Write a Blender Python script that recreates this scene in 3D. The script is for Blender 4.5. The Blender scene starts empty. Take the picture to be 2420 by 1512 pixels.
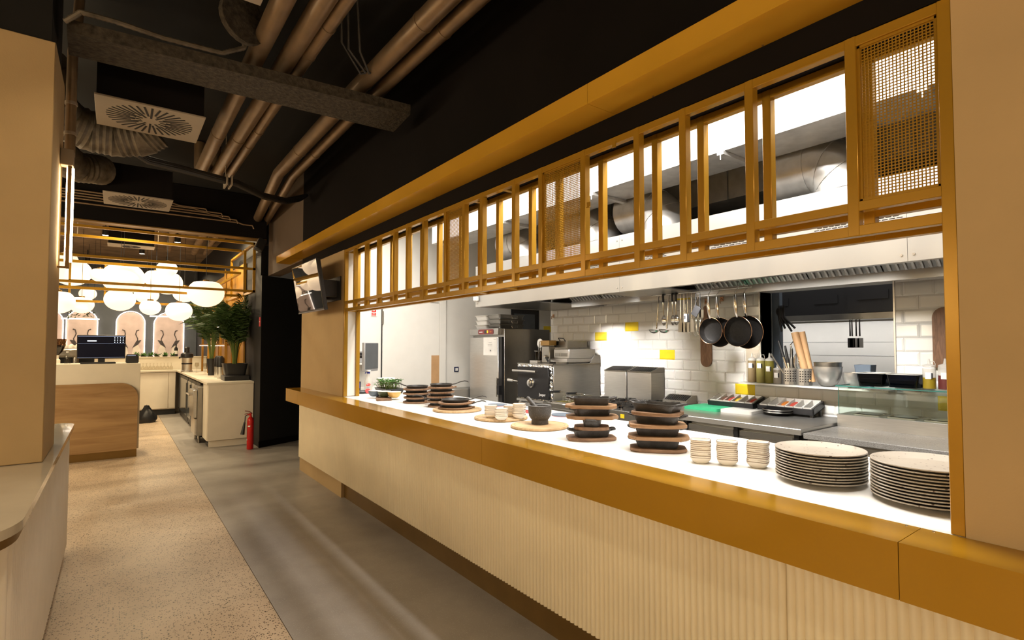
import bpy, math, random
from mathutils import Vector, Matrix
random.seed(7)
S = bpy.context.scene
COL = S.collection
PI = math.pi

# ------------------------------------------------------------------ camera, world, exposure
cam_d = bpy.data.cameras.new('camera'); cam = bpy.data.objects.new('camera', cam_d); COL.objects.link(cam)
cam.location = (0, 0, 1.624); cam.rotation_euler = (math.radians(90 + 2.052), 0, math.radians(-37.374))
cam_d.sensor_width = 36; cam_d.lens = 18.684; cam_d.shift_x = -0.01033; cam_d.shift_y = 0.0062
cam_d.clip_start = 0.05; cam_d.clip_end = 60
S.camera = cam
wd = bpy.data.worlds.new('World'); S.world = wd; wd.use_nodes = True
wd.node_tree.nodes['Background'].inputs[0].default_value = (1.0, 0.80, 0.58, 1)
wd.node_tree.nodes['Background'].inputs[1].default_value = 0.03
S.view_settings.view_transform = 'Standard'; S.view_settings.look = 'None'
S.view_settings.gamma = 1.0; S.view_settings.use_curve_mapping = False; S.view_settings.exposure = 0.0
S.cycles.use_denoising = True; S.cycles.max_bounces = 7; S.cycles.diffuse_bounces = 4; S.cycles.glossy_bounces = 4
S.cycles.transmission_bounces = 6; S.cycles.transparent_max_bounces = 8
S.cycles.caustics_reflective = False; S.cycles.caustics_refractive = False
S.cycles.sample_clamp_indirect = 4.0

# ------------------------------------------------------------------ materials
MATS = {}
def mat(name, col, rough=0.6, metal=0.0, var=0.08, scale=6.0, bump=0.0, bscale=40.0, spec=0.5, alpha=None,
        emit=None, estr=0.0, trans=0.0, ior=1.45, stretch=None, coat=0.0):
    m = bpy.data.materials.new(name); m.use_nodes = True; MATS[name] = m
    nt = m.node_tree; b = nt.nodes['Principled BSDF']
    b.inputs['Roughness'].default_value = rough; b.inputs['Metallic'].default_value = metal
    b.inputs['Specular IOR Level'].default_value = spec; b.inputs['IOR'].default_value = ior
    b.inputs['Transmission Weight'].default_value = trans; b.inputs['Coat Weight'].default_value = coat
    tc = nt.nodes.new('ShaderNodeTexCoord'); mp = nt.nodes.new('ShaderNodeMapping')
    nt.links.new(tc.outputs['Object'], mp.inputs[0])
    if stretch: mp.inputs['Scale'].default_value = stretch
    nz = nt.nodes.new('ShaderNodeTexNoise'); nz.inputs['Scale'].default_value = scale; nz.inputs['Detail'].default_value = 4
    nt.links.new(mp.outputs[0], nz.inputs['Vector'])
    rp = nt.nodes.new('ShaderNodeValToRGB')
    rp.color_ramp.elements[0].position = 0.3; rp.color_ramp.elements[1].position = 0.7
    rp.color_ramp.elements[0].color = (*[c * (1 - var) for c in col], 1)
    rp.color_ramp.elements[1].color = (*[min(1, c * (1 + var)) for c in col], 1)
    nt.links.new(nz.outputs['Fac'], rp.inputs[0]); nt.links.new(rp.outputs[0], b.inputs['Base Color'])
    if bump:
        n2 = nt.nodes.new('ShaderNodeTexNoise'); n2.inputs['Scale'].default_value = bscale; n2.inputs['Detail'].default_value = 3
        nt.links.new(mp.outputs[0], n2.inputs['Vector'])
        bp = nt.nodes.new('ShaderNodeBump'); bp.inputs['Strength'].default_value = bump; bp.inputs['Distance'].default_value = 0.01
        nt.links.new(n2.outputs['Fac'], bp.inputs['Height']); nt.links.new(bp.outputs[0], b.inputs['Normal'])
    if emit: b.inputs['Emission Color'].default_value = (*emit, 1); b.inputs['Emission Strength'].default_value = estr
    if alpha is not None: b.inputs['Alpha'].default_value = alpha
    return m
def nd(m, t): return m.node_tree.nodes.new(t)
def lk(m, a, b): m.node_tree.links.new(a, b)

mat('gold', (0.40, 0.215, 0.020), 0.24, 0.35, 0.05, 2.5, bump=0.02, bscale=3)
mat('gold_panel', (0.40, 0.205, 0.012), 0.15, 0.2, 0.05, 2.0, bump=0.05, bscale=2.2)
mat('gold_panel_lit', (0.62, 0.335, 0.032), 0.13, 0.2, 0.05, 2.0, bump=0.05, bscale=2.2)  # ledge gold lightened to make up for light missing on the fascia
mat('bronze', (0.20, 0.115, 0.03), 0.4, 0.5)
mat('gold_shelf', (0.42, 0.21, 0.03), 0.4, 0.3)
mat('beige_wall', (0.44, 0.305, 0.15), 0.85, 0, 0.05, 3, bump=0.05, bscale=120)
mat('beige_panel', (0.76, 0.655, 0.465), 0.7, 0, 0.04, 3, bump=0.03, bscale=150)
mat('brown_wall', (0.10, 0.068, 0.045), 0.85, 0, 0.06, 3)
mat('black_wall', (0.006, 0.0045, 0.0042), 0.8, 0, 0.15, 2, spec=0.12)
mat('black_ceiling', (0.0055, 0.0045, 0.0038), 0.9, 0, 0.4, 2.5)
mat('navy_wall', (0.006, 0.006, 0.0075), 0.6, 0, 0.1, 3)
mat('blue_wall', (0.085, 0.095, 0.115), 0.8, 0, 0.1, 3)
mat('fireproof', (0.042, 0.033, 0.023), 1.0, 0, 0.5, 30, bump=1.0, bscale=45)
mat('pipe', (0.24, 0.165, 0.10), 0.38, 0.55, 0.15, 8)
mat('cable', (0.03, 0.027, 0.025), 0.5, 0, 0.2, 20)
mat('flex_duct', (0.12, 0.098, 0.072), 0.6, 0.4, 0.4, 14, bump=0.6, bscale=22)
mat('diffuser', (0.27, 0.22, 0.165), 0.6, 0, 0.04)
mat('dark_slot', (0.015, 0.012, 0.01), 0.9)
mat('white_paint', (0.80, 0.78, 0.73), 0.55, 0, 0.02)
mat('cream_gloss', (0.72, 0.66, 0.54), 0.35, 0, 0.03)
mat('flute_white', (0.86, 0.80, 0.70), 0.45, 0, 0.03)
mat('white_cabinet', (0.76, 0.69, 0.57), 0.45, 0, 0.03)
mat('worktop', (0.83, 0.81, 0.77), 0.22, 0, 0.015)
mat('marble', (0.62, 0.56, 0.46), 0.10, 0, 0.10, 2.2, coat=0.4)
mat('white_plastic', (0.78, 0.77, 0.74), 0.4, 0, 0.02)
mat('grey_plastic', (0.30, 0.30, 0.30), 0.45)
mat('black_plastic', (0.018, 0.018, 0.02), 0.4)
mat('black_metal', (0.022, 0.022, 0.024), 0.38, 0.3)
mat('cast_iron', (0.045, 0.043, 0.042), 0.42, 0.35, 0.25, 25, bump=0.25, bscale=160)
mat('steel', (0.60, 0.59, 0.57), 0.28, 0.85, 0.05, 8, stretch=(1, 1, 14), bump=0.01, bscale=30)
mat('steel_dark', (0.33, 0.32, 0.30), 0.30, 1.0, 0.06, 8)
mat('steel_bright', (0.72, 0.71, 0.69), 0.16, 1.0, 0.04, 8)
mat('hood_steel', (0.46, 0.455, 0.44), 0.36, 0.75, 0.03, 3)
mat('galvanised', (0.60, 0.60, 0.59), 0.33, 0.45, 0.15, 9)
mat('foil', (0.85, 0.85, 0.85), 0.2, 1.0, 0.1, 20, bump=1.0, bscale=60)
mat('copper', (0.42, 0.25, 0.15), 0.25, 1.0)
mat('nonstick', (0.010, 0.009, 0.0085), 0.5, 0.0, 0.3, 60, spec=0.25)
mat('tile_white', (0.72, 0.71, 0.68), 0.12, 0, 0.02, 3)
mat('tile_yellow', (0.80, 0.60, 0.03), 0.15, 0, 0.06, 5)
mat('grout', (0.62, 0.61, 0.58), 0.8)
mat('ceiling_glow_brown', (0.16, 0.105, 0.055), 0.9, 0, 0.35, 3)  # brown holds the globes' glow on the ceiling, painted into the colour
mat('kitchen_floor', (0.22, 0.20, 0.18), 0.5, 0, 0.1, 4)
mat('dark_slats', (0.03, 0.03, 0.032), 0.6, 0.2)
mat('red', (0.55, 0.012, 0.010), 0.25, 0, 0.05)
mat('red_sign', (0.70, 0.03, 0.02), 0.4)
mat('red_soft', (0.62, 0.08, 0.09), 0.4)
mat('blue_cap', (0.02, 0.04, 0.30), 0.35)
mat('navy_frame', (0.015, 0.02, 0.07), 0.4)
mat('slate_blue', (0.11, 0.14, 0.18), 0.6)
mat('green_board', (0.05, 0.50, 0.25), 0.45, 0, 0.05)
mat('paper', (0.86, 0.85, 0.82), 0.8)
mat('ink', (0.05, 0.05, 0.06), 0.7)
mat('white_ink', (0.85, 0.85, 0.85), 0.6)
mat('maroon', (0.22, 0.045, 0.045), 0.35)
mat('amber_led', (0.8, 0.35, 0.02), 0.4, emit=(1, 0.45, 0.02), estr=1.0)
mat('parchment', (0.52, 0.31, 0.15), 0.6, 0, 0.08)
mat('leaf', (0.10, 0.24, 0.055), 0.5, 0, 0.3, 20)
mat('palm_leaf', (0.030, 0.062, 0.012), 0.55, 0, 0.35, 20)
mat('palm_stem', (0.10, 0.14, 0.025), 0.6)
mat('soil', (0.03, 0.02, 0.015), 0.95)
mat('food_orange', (0.65, 0.22, 0.04), 0.7, 0, 0.3, 60)
mat('food_yellow', (0.75, 0.48, 0.05), 0.7, 0, 0.3, 60)
mat('food_red', (0.42, 0.06, 0.04), 0.7, 0, 0.3, 60)
mat('food_dark', (0.12, 0.05, 0.03), 0.7, 0, 0.3, 60)
mat('green_glaze', (0.055, 0.07, 0.035), 0.3)
mat('yellow_glaze', (0.62, 0.40, 0.13), 0.35)
mat('cream_ceramic', (0.90, 0.84, 0.74), 0.35, 0, 0.03)
mat('brown_rim', (0.13, 0.065, 0.035), 0.4)
mat('oil_a', (0.22, 0.16, 0.085), 0.3); mat('oil_b', (0.25, 0.215, 0.065), 0.3); mat('oil_c', (0.16, 0.14, 0.022), 0.3)
mat('oil_d', (0.22, 0.19, 0.15), 0.3); mat('oil_e', (0.32, 0.23, 0.02), 0.3); mat('berry', (0.14, 0.03, 0.03), 0.3)
mat('clear_plastic', (0.75, 0.73, 0.68), 0.25, alpha=0.55)
mat('screen', (0.004, 0.004, 0.006), 0.02, spec=0.5, ior=2.6)
mat('screen_grey', (0.10, 0.11, 0.12), 0.08)
mat('screen_ui', (0.004, 0.005, 0.012), 0.3, spec=0.2, emit=(0.05, 0.07, 0.16), estr=0.03)
mat('screen_white', (0.6, 0.7, 0.9), 0.3, emit=(0.75, 0.85, 1.0), estr=1.4)
mat('screen_line', (0.2, 0.25, 0.4), 0.3, emit=(0.45, 0.55, 0.85), estr=0.5)
mat('globe', (0.9, 0.85, 0.75), 0.4, emit=(1.0, 0.83, 0.56), estr=29)
mat('globe_bar', (0.9, 0.85, 0.75), 0.4, emit=(1.0, 0.73, 0.50), estr=1.4)
mat('led_warm', (0.9, 0.85, 0.7), 0.4, emit=(1.0, 0.76, 0.46), estr=30.0)
mat('neon', (0.9, 0.85, 0.8), 0.4, emit=(1.0, 0.84, 0.70), estr=4.0)
mat('led_kitchen', (0.9, 0.9, 0.88), 0.4, emit=(1.0, 0.93, 0.84), estr=6.0)
mat('niche_pink', (0.62, 0.50, 0.50), 0.7, 0, 0.15, 3)
mat('bird_white', (0.75, 0.68, 0.62), 0.7); mat('bird_dark', (0.07, 0.06, 0.065), 0.7)
mat('water_plastic', (0.55, 0.65, 0.75), 0.1, trans=0.8)
mat('glass', (0.92, 0.97, 0.95), 0.02, trans=1.0, ior=1.45, var=0.0)
mat('glass_edge', (0.05, 0.22, 0.19), 0.15, var=0.05)
mat('coffee_beans', (0.05, 0.025, 0.012), 0.6, 0, 0.4, 60)

def thin_glass(name, tint, gl=0.06):
    m = bpy.data.materials.new(name); m.use_nodes = True; MATS[name] = m; nt = m.node_tree
    for n in list(nt.nodes): nt.nodes.remove(n)
    o = nt.nodes.new('ShaderNodeOutputMaterial'); t = nt.nodes.new('ShaderNodeBsdfTransparent'); g = nt.nodes.new('ShaderNodeBsdfGlossy')
    t.inputs[0].default_value = (*tint, 1); g.inputs['Roughness'].default_value = 0.03
    mx = nt.nodes.new('ShaderNodeMixShader'); mx.inputs[0].default_value = gl
    nt.links.new(t.outputs[0], mx.inputs[1]); nt.links.new(g.outputs[0], mx.inputs[2]); nt.links.new(mx.outputs[0], o.inputs[0])
thin_glass('pane', (0.93, 0.97, 0.95)); thin_glass('drink_glass', (0.90, 0.88, 0.84)); thin_glass('blue_acrylic', (0.10, 0.17, 0.28))
thin_glass('smoke_acrylic', (0.28, 0.19, 0.12)); thin_glass('clear_pet', (0.86, 0.88, 0.88))

def speckle(name, base, fleck, scale, thr, rough, stretch=(1, 1, 1), frac=0.6, base2=None):
    m = mat(name, base, rough); nt = m.node_tree; b = nt.nodes['Principled BSDF']
    tc = nd(m, 'ShaderNodeTexCoord'); mp = nd(m, 'ShaderNodeMapping'); mp.inputs['Scale'].default_value = stretch
    lk(m, tc.outputs['Object'], mp.inputs[0])
    wn = nd(m, 'ShaderNodeTexNoise'); wn.inputs['Scale'].default_value = scale * 0.8
    lk(m, mp.outputs[0], wn.inputs['Vector'])
    ad = nd(m, 'ShaderNodeMixRGB'); ad.blend_type = 'ADD'; ad.inputs[0].default_value = 0.6 / scale
    lk(m, mp.outputs[0], ad.inputs[1]); lk(m, wn.outputs['Color'], ad.inputs[2])
    v = nd(m, 'ShaderNodeTexVoronoi'); v.inputs['Scale'].default_value = scale; lk(m, ad.outputs[0], v.inputs['Vector'])
    lt = nd(m, 'ShaderNodeMath'); lt.operation = 'LESS_THAN'
    sp = nd(m, 'ShaderNodeSeparateColor'); lk(m, v.outputs['Color'], sp.inputs[0])
    ml = nd(m, 'ShaderNodeMath'); ml.operation = 'MULTIPLY'; ml.inputs[1].default_value = thr; lk(m, sp.outputs[0], ml.inputs[0])
    lk(m, v.outputs['Distance'], lt.inputs[0]); lk(m, ml.outputs[0], lt.inputs[1])
    g2 = nd(m, 'ShaderNodeMath'); g2.operation = 'LESS_THAN'; g2.inputs[1].default_value = frac; lk(m, sp.outputs[1], g2.inputs[0])
    m2 = nd(m, 'ShaderNodeMath'); m2.operation = 'MULTIPLY'; lk(m, lt.outputs[0], m2.inputs[0]); lk(m, g2.outputs[0], m2.inputs[1])
    mx = nd(m, 'ShaderNodeMixRGB'); mx.inputs[2].default_value = (*fleck, 1)
    src = b.inputs['Base Color'].links[0].from_socket
    lk(m, src, mx.inputs[1]); lk(m, m2.outputs[0], mx.inputs[0]); lk(m, mx.outputs[0], b.inputs['Base Color'])
    return m
speckle('terrazzo', (0.52, 0.395, 0.27), (0.10, 0.065, 0.04), 92, 0.52, 0.42, (1, 1.0, 1), 0.75)
speckle('grey_vinyl', (0.31, 0.28, 0.25), (0.37, 0.34, 0.305), 160, 0.5, 0.38, (1, 1, 1), 0.5)
speckle('granite', (0.27, 0.265, 0.255), (0.09, 0.085, 0.08), 380, 0.8, 0.25, (1, 1, 1), 0.55)
speckle('speckled_plate', (0.36, 0.315, 0.26), (0.09, 0.06, 0.04), 70, 0.33, 0.32, (1, 1, 1), 0.5)
speckle('mortar_stone', (0.045, 0.042, 0.04), (0.12, 0.11, 0.10), 220, 0.5, 0.55, (1, 1, 1), 0.5)

def wood(name, c1, c2, scale, stretch, rough=0.55, dist=2.0):
    m = mat(name, c1, rough); nt = m.node_tree; b = nt.nodes['Principled BSDF']
    tc = nd(m, 'ShaderNodeTexCoord'); mp = nd(m, 'ShaderNodeMapping'); mp.inputs['Scale'].default_value = stretch
    lk(m, tc.outputs['Object'], mp.inputs[0])
    nz = nd(m, 'ShaderNodeTexNoise'); nz.inputs['Scale'].default_value = scale; nz.inputs['Detail'].default_value = 6; nz.inputs['Distortion'].default_value = dist
    lk(m, mp.outputs[0], nz.inputs['Vector'])
    rp = nd(m, 'ShaderNodeValToRGB'); e = rp.color_ramp.elements
    e[0].position = 0.32; e[0].color = (*c2, 1); e[1].position = 0.62; e[1].color = (*c1, 1)
    lk(m, nz.outputs['Fac'], rp.inputs[0]); lk(m, rp.outputs[0], b.inputs['Base Color'])
    return m
wood('oak_laminate', (0.40, 0.245, 0.105), (0.27, 0.15, 0.058), 1.5, (0.7, 1.0, 7.0), 0.5, 0.9)
wood('board_light', (0.46, 0.32, 0.175), (0.34, 0.22, 0.11), 4, (1, 7, 1), 0.5)
wood('board_walnut', (0.20, 0.105, 0.055), (0.09, 0.045, 0.022), 6, (9, 1, 1), 0.5)
wood('trivet_a', (0.23, 0.13, 0.07), (0.15, 0.08, 0.043), 3, (1, 7, 2), 0.55)
wood('trivet_b', (0.31, 0.18, 0.09), (0.22, 0.12, 0.06), 3, (1, 7, 2), 0.55)
wood('paddle', (0.21, 0.105, 0.055), (0.12, 0.06, 0.03), 6, (7, 7, 1), 0.5)

# ------------------------------------------------------------------ mesh builder
class MB:
    def __init__(s): s.v = []; s.f = []
    def add(s, vs, fs):
        o = len(s.v); s.v += [Vector(v) for v in vs]; s.f += [tuple(i + o for i in f) for f in fs]; return s
    def box(s, a, b, bev=0):
        x0, y0, z0 = (min(p, q) for p, q in zip(a, b)); x1, y1, z1 = (max(p, q) for p, q in zip(a, b))
        if bev:
            c = bev
            def ring(x0, y0, x1, y1, z): return [(x0, y0, z), (x1, y0, z), (x1, y1, z), (x0, y1, z)]
            def oct_(i, z): return [(x0 + i, y0, z), (x1 - i, y0, z), (x1, y0 + i, z), (x1, y1 - i, z), (x1 - i, y1, z), (x0 + i, y1, z), (x0, y1 - i, z), (x0, y0 + i, z)]
            r0 = [(x0 + c, y0 + c, z0), (x1 - c, y0 + c, z0), (x1 - c, y0 + c, z0), (x1 - c, y1 - c, z0), (x1 - c, y1 - c, z0), (x0 + c, y1 - c, z0), (x0 + c, y1 - c, z0), (x0 + c, y0 + c, z0)]
            r3 = [(p[0], p[1], z1) for p in r0]
            return s.loft([r0, oct_(c, z0 + c), oct_(c, z1 - c), r3])
        return s.add([(x0, y0, z0), (x1, y0, z0), (x1, y1, z0), (x0, y1, z0), (x0, y0, z1), (x1, y0, z1), (x1, y1, z1), (x0, y1, z1)],
                     [(3, 2, 1, 0), (4, 5, 6, 7), (0, 1, 5, 4), (1, 2, 6, 5), (2, 3, 7, 6), (3, 0, 4, 7)])
    def loft(s, rings, cap0=True, cap1=True, closed=True):
        n = len(rings[0]); vs = [p for r in rings for p in r]; fs = []
        for k in range(len(rings) - 1):
            for i in range(n if closed else n - 1):
                j = (i + 1) % n; fs.append((k * n + i, k * n + j, (k + 1) * n + j, (k + 1) * n + i))
        if cap0: fs.append(tuple(reversed(range(n))))
        if cap1: fs.append(tuple((len(rings) - 1) * n + i for i in range(n)))
        return s.add(vs, fs)
    def prism(s, poly, z0, z1): return s.loft([[(x, y, z0) for x, y in poly], [(x, y, z1) for x, y in poly]])
    def lathe(s, prof, c=(0, 0, 0), n=24, cap0=True, cap1=True, ang=None):
        return s.loft([[(c[0] + max(r, 1e-4) * math.cos(2 * PI * i / n), c[1] + max(r, 1e-4) * math.sin(2 * PI * i / n), c[2] + z) for i in range(n)] for r, z in prof], cap0, cap1)
    def tube(s, path, r, n=8, closed=False, caps=True):
        P = [Vector(p) for p in path]; m = len(P); rings = []; up = None
        for k in range(m):
            if closed: t = P[(k + 1) % m] - P[k - 1]
            else: t = P[min(k + 1, m - 1)] - P[max(k - 1, 0)]
            t.normalize()
            if up is None:
                up = Vector((0, 0, 1)) if abs(t.z) < 0.9 else Vector((1, 0, 0))
            a = t.cross(up)
            if a.length < 1e-6: a = t.cross(Vector((0.3, 1, 0.2)))
            a.normalize(); b = a.cross(t).normalized(); up = b
            rr = r[k] if isinstance(r, (list, tuple)) else r
            rings.append([P[k] + a * rr * math.cos(2 * PI * i / n) + b * rr * math.sin(2 * PI * i / n) for i in range(n)])
        if closed: rings.append(rings[0])
        return s.loft(rings, caps and not closed, caps and not closed)
    def cyl(s, p, q, r, r2=None, n=16): return s.tube([p, q], [r, r2 if r2 is not None else r], n)
    def ball(s, c, rx, ry=None, rz=None, n=14, m=8):
        ry = ry or rx; rz = rz or rx
        return s.loft([[(c[0] + rx * max(math.sin(PI * k / m), 1e-3) * math.cos(2 * PI * i / n), c[1] + ry * max(math.sin(PI * k / m), 1e-3) * math.sin(2 * PI * i / n), c[2] - rz * math.cos(PI * k / m)) for i in range(n)] for k in range(m + 1)])
    def bar(s, p, q, w, d, up=(0, 0, 1)):
        p, q = Vector(p), Vector(q); t = (q - p).normalized(); u = Vector(up); a = t.cross(u)
        if a.length < 1e-5: a = t.cross(Vector((1, 0, 0)))
        a.normalize(); b = a.cross(t).normalized()
        o = [a * w / 2 + b * d / 2, a * w / 2 - b * d / 2, -a * w / 2 - b * d / 2, -a * w / 2 + b * d / 2]
        return s.loft([[p + k for k in o], [q + k for k in o]])
    def quad(s, a, b, c, d): return s.add([a, b, c, d], [(0, 1, 2, 3)])
    def xf(s, M): s.v = [M @ v for v in s.v]; return s
    def merge(s, o): return s.add(o.v, o.f)

def rrect(w, d, r, n=4, cx=0, cy=0):
    P = []
    for sx, sy, a0 in ((1, 1, 0), (-1, 1, 90), (-1, -1, 180), (1, -1, 270)):
        for k in range(n + 1):
            a = math.radians(a0 + 90 * k / n); P.append((cx + sx * (w / 2 - r) + r * math.cos(a), cy + sy * (d / 2 - r) + r * math.sin(a)))
    return P
def ring(poly, z, s=1.0, dx=0, dy=0): return [(x * s + dx, y * s + dy, z) for x, y in poly]
def T(x, y, z): return Matrix.Translation((x, y, z))
def RX(a): return Matrix.Rotation(math.radians(a), 4, 'X')
def RY(a): return Matrix.Rotation(math.radians(a), 4, 'Y')
def RZ(a): return Matrix.Rotation(math.radians(a), 4, 'Z')

def obj(name, mb, m, parent=None, world=True, smooth=True, ang=38):
    off = Vector((0, 0, 0))
    if parent is not None:
        if world:
            p = parent
            while p is not None: off = off + p.location; p = p.parent
    else:
        xs = [v.x for v in mb.v]; ys = [v.y for v in mb.v]
        off = Vector(((min(xs) + max(xs)) / 2, (min(ys) + max(ys)) / 2, min(v.z for v in mb.v)))
        if not world: off = Vector((0, 0, 0))
    me = bpy.data.meshes.new(name); me.from_pydata([tuple(v - off) for v in mb.v], [], mb.f); me.validate(verbose=False)
    me.materials.append(MATS[m] if isinstance(m, str) else m)
    if smooth:
        for p in me.polygons: p.use_smooth = True
        me.set_sharp_from_angle(angle=math.radians(ang))
    o = bpy.data.objects.new(name, me); COL.objects.link(o)
    if parent is not None: o.parent = parent
    else: o.location = off
    return o
def tag(o, label, cat, group=None):
    o['label'] = label; o['category'] = cat
    if group: o['group'] = group
    return o
def thing(name, label, cat, loc, rz=0, group=None):
    o = bpy.data.objects.new(name, None); COL.objects.link(o); o.empty_display_size = 0.05
    o.location = loc; o.rotation_euler = (0, 0, math.radians(rz)); return tag(o, label, cat, group)
def struct(name, mb, m, parent=None):
    o = obj(name, mb, m, parent)
    if parent is None: o['kind'] = 'structure'
    return o
def copy_tree(o, parent=None):
    c = o.copy(); COL.objects.link(c)
    if parent is not None: c.parent = parent
    for ch in list(o.children): copy_tree(ch, c)
    return c
def sbox(name, a, b, m, parent=None, bev=0): return struct(name, MB().box(a, b, bev), m, parent)
def pbox(name, a, b, m, parent, bev=0, world=True): return obj(name, MB().box(a, b, bev), m, parent, world)
ORD = ['first', 'second', 'third', 'fourth', 'fifth', 'sixth', 'seventh', 'eighth', 'ninth', 'tenth', 'eleventh', 'twelfth', 'thirteenth', 'fourteenth']
def area(name, loc, rot, sx, sy, power, col, parent=None, spread=None):
    d = bpy.data.lights.new(name, 'AREA'); d.shape = 'RECTANGLE'; d.size = sx; d.size_y = sy; d.energy = power; d.color = col
    if spread: d.spread = math.radians(spread)
    o = bpy.data.objects.new(name, d); COL.objects.link(o); o.location = loc; o.rotation_euler = [math.radians(r) for r in rot]
    if parent is not None:
        o.parent = parent; o.location = Vector(loc) - parent.location
    return o
_font = {}
def text(name, s, size, m, parent, M, ext=0.0006):
    """flat lettering as a mesh part; M places it (text lies in XY, facing +Z)"""
    c = bpy.data.curves.new(name, 'FONT'); c.body = s; c.size = size; c.extrude = ext; c.align_x = 'CENTER'; c.align_y = 'CENTER'; c.resolution_u = 2
    t = bpy.data.objects.new(name, c); COL.objects.link(t)
    dg = bpy.context.evaluated_depsgraph_get(); dg.update()
    me = bpy.data.meshes.new_from_object(t.evaluated_get(dg)); bpy.data.objects.remove(t)
    me.transform(M); me.materials.clear(); me.materials.append(MATS[m])
    o = bpy.data.objects.new(name, me); COL.objects.link(o); o.parent = parent
    if parent is not None:
        off = Vector((0, 0, 0)); p = parent
        while p is not None: off = off + p.location; p = p.parent
        me.transform(Matrix.Translation(-off))
    return o
def MX(x, y, z): return Matrix(((0, 0, -1, x), (-1, 0, 0, y), (0, 1, 0, z), (0, 0, 0, 1)))   # lettering read by a viewer looking +X
def MY(x, y, z): return Matrix(((1, 0, 0, x), (0, 0, -1, y), (0, 1, 0, z), (0, 0, 0, 1)))    # lettering read by a viewer looking +Y

# ------------------------------------------------------------------ room shell
sbox('floor_terrazzo', (-7, -4, -0.06), (0.808, 18, 0), 'terrazzo')
sbox('floor_grey', (0.812, -4, -0.06), (9.2, 18, 0), 'grey_vinyl')
sbox('ceiling', (-7, -4, 3.95), (1.94, 9.2, 4.05), 'black_ceiling')
sbox('ceiling_bar', (-7, 9.2, 3.95), (1.94, 18, 4.05), 'ceiling_glow_brown')
sbox('ceiling_passage', (2.12, 7.5, 3.62), (3.3, 10.3, 3.7), 'black_ceiling')
sbox('ceiling_kitchen', (2.12, -4, 3.62), (7.2, 7.35, 3.72), 'white_paint')
sbox('wall_left', (-7.1, -4, 0), (-7, 18, 3.95), 'beige_wall')
sbox('wall_back', (-7, -4.1, 0), (9.2, -4, 3.95), 'beige_wall')
struct('wall_right', MB().box((1.94, -4, 0), (2.12, 0.454, 2.66)).box((1.94, 5.729, 0), (2.12, 7.35, 2.66)).box((1.985, 0.454, 0), (2.12, 5.729, 1.03)), 'beige_wall')
sbox('wall_right_upper', (1.94, -4, 2.66), (2.12, 7.35, 3.95), 'black_wall')
sbox('wall_lintel', (1.94, 7.35, 2.755), (2.12, 9.36, 3.95), 'brown_wall')
struct('wall_passage', MB().prism([(1.834, 9.292), (3.3, 10.018), (3.3, 10.2), (1.95, 9.6), (1.95, 18), (1.834, 18)], 0, 2.75).box((3.3, 7.47, 0), (3.4, 10.2, 3.62))
       .prism([(1.834, 9.38), (1.95, 9.42), (1.95, 18), (1.834, 18)], 2.75, 3.95), 'navy_wall')
struct('baseboard_passage', MB().prism([(1.822, 9.272), (3.3, 10.004), (3.3, 10.018), (1.834, 9.292)], 0, 0.10), 'black_wall')
sbox('wall_far', (-7, 18, 0), (3.4, 18.1, 3.95), 'blue_wall')
sbox('wall_kitchen_end', (2.12, 7.35, 0), (7.2, 7.47, 3.62), 'white_paint')
sbox('trim_jamb', (1.979, 5.722, 1.08), (2.073, 5.729, 2.66), 'white_paint')

# black riser of the column and side column
col = thing('column', 'beige plastered square column standing on the low marble counter', 'column', (-0.60, 4.16, 1.0))
pbox('shaft', (-0.95, 3.836, 1.001), (-0.30, 4.48, 3.29), 'beige_wall', col, 0.004)
pbox('column_head', (-0.95, 3.85, 3.29), (-0.32, 4.48, 3.95), 'black_ceiling', col)

# ------------------------------------------------------------------ counter front: plinth, fluted cladding, gold ledge
pl = MB().box((1.975, -4, 0), (1.985, 7.26, 0.20)); struct('baseboard_counter', pl, 'bronze')
cl = thing('counter_cladding', 'cream fluted panels cladding the front of the serving counter', 'cladding', (1.93, 3.0, 0.19))
def flute_panel(y0, y1, x, z0, z1, per=0.0305, dep=0.011, parent=None):
    n = max(1, round((y1 - y0) / per)); per = (y1 - y0) / n; pts = []; q = 6
    for i in range(n):
        for k in range(q):
            t = k / q; pts.append((x + dep * (1 - math.sin(PI * t) ** 0.8), y0 + (i + t) * per))
    pts.append((x + dep, y1)); pts += [(x + 0.04, y1), (x + 0.04, y0)]
    return MB().prism(list(reversed(pts)), z0, z1)
for a, b in ((-3.1, -1.066), (-1.064, 0.954), (0.956, 2.976), (2.978, 4.995), (4.997, 7.24)):
    obj('cladding_panel', flute_panel(a, b, 1.896, 0.193, 1.03), 'beige_panel', cl, ang=50)
pbox('cladding_end', (1.90, 7.24, 0.193), (1.936, 7.252, 0.93), 'beige_panel', cl)
lg = thing('counter_ledge', 'mustard gold metal ledge running along the serving counter edge', 'ledge', (1.85, 3.0, 0.915))
for a, b in ((-3.6, -1.57), (-1.568, 0.558), (0.560, 2.685), (2.687, 4.81), (4.812, 6.73), (6.732, 7.30)):
    m = MB().prism([(1.745, a), (1.9385 if b <= 0.3 or a >= 5.7 else 1.9385, a), (1.9385, b), (1.745, b)], 0.915, 1.075)
    obj('ledge_panel', m, 'gold_panel', lg, ang=20)
for y in (0.555, 0.563): obj('screw', MB().cyl((1.925, y + (0.03 if y > 0.56 else -0.03), 1.074), (1.925, y + (0.03 if y > 0.56 else -0.03), 1.0765), 0.004), 'steel_bright', lg)
wt = thing('worktop', 'long white worktop behind the gold ledge with dishes set out', 'worktop', (2.45, 3.3, 1.03))
pbox('slab', (1.939, 0.456, 1.031), (2.96, 5.72, 1.0745), 'worktop', wt, 0.002)
pbox('slab', (2.125, -0.2, 1.031), (2.96, 0.455, 1.0745), 'worktop', wt, 0.002)
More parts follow.
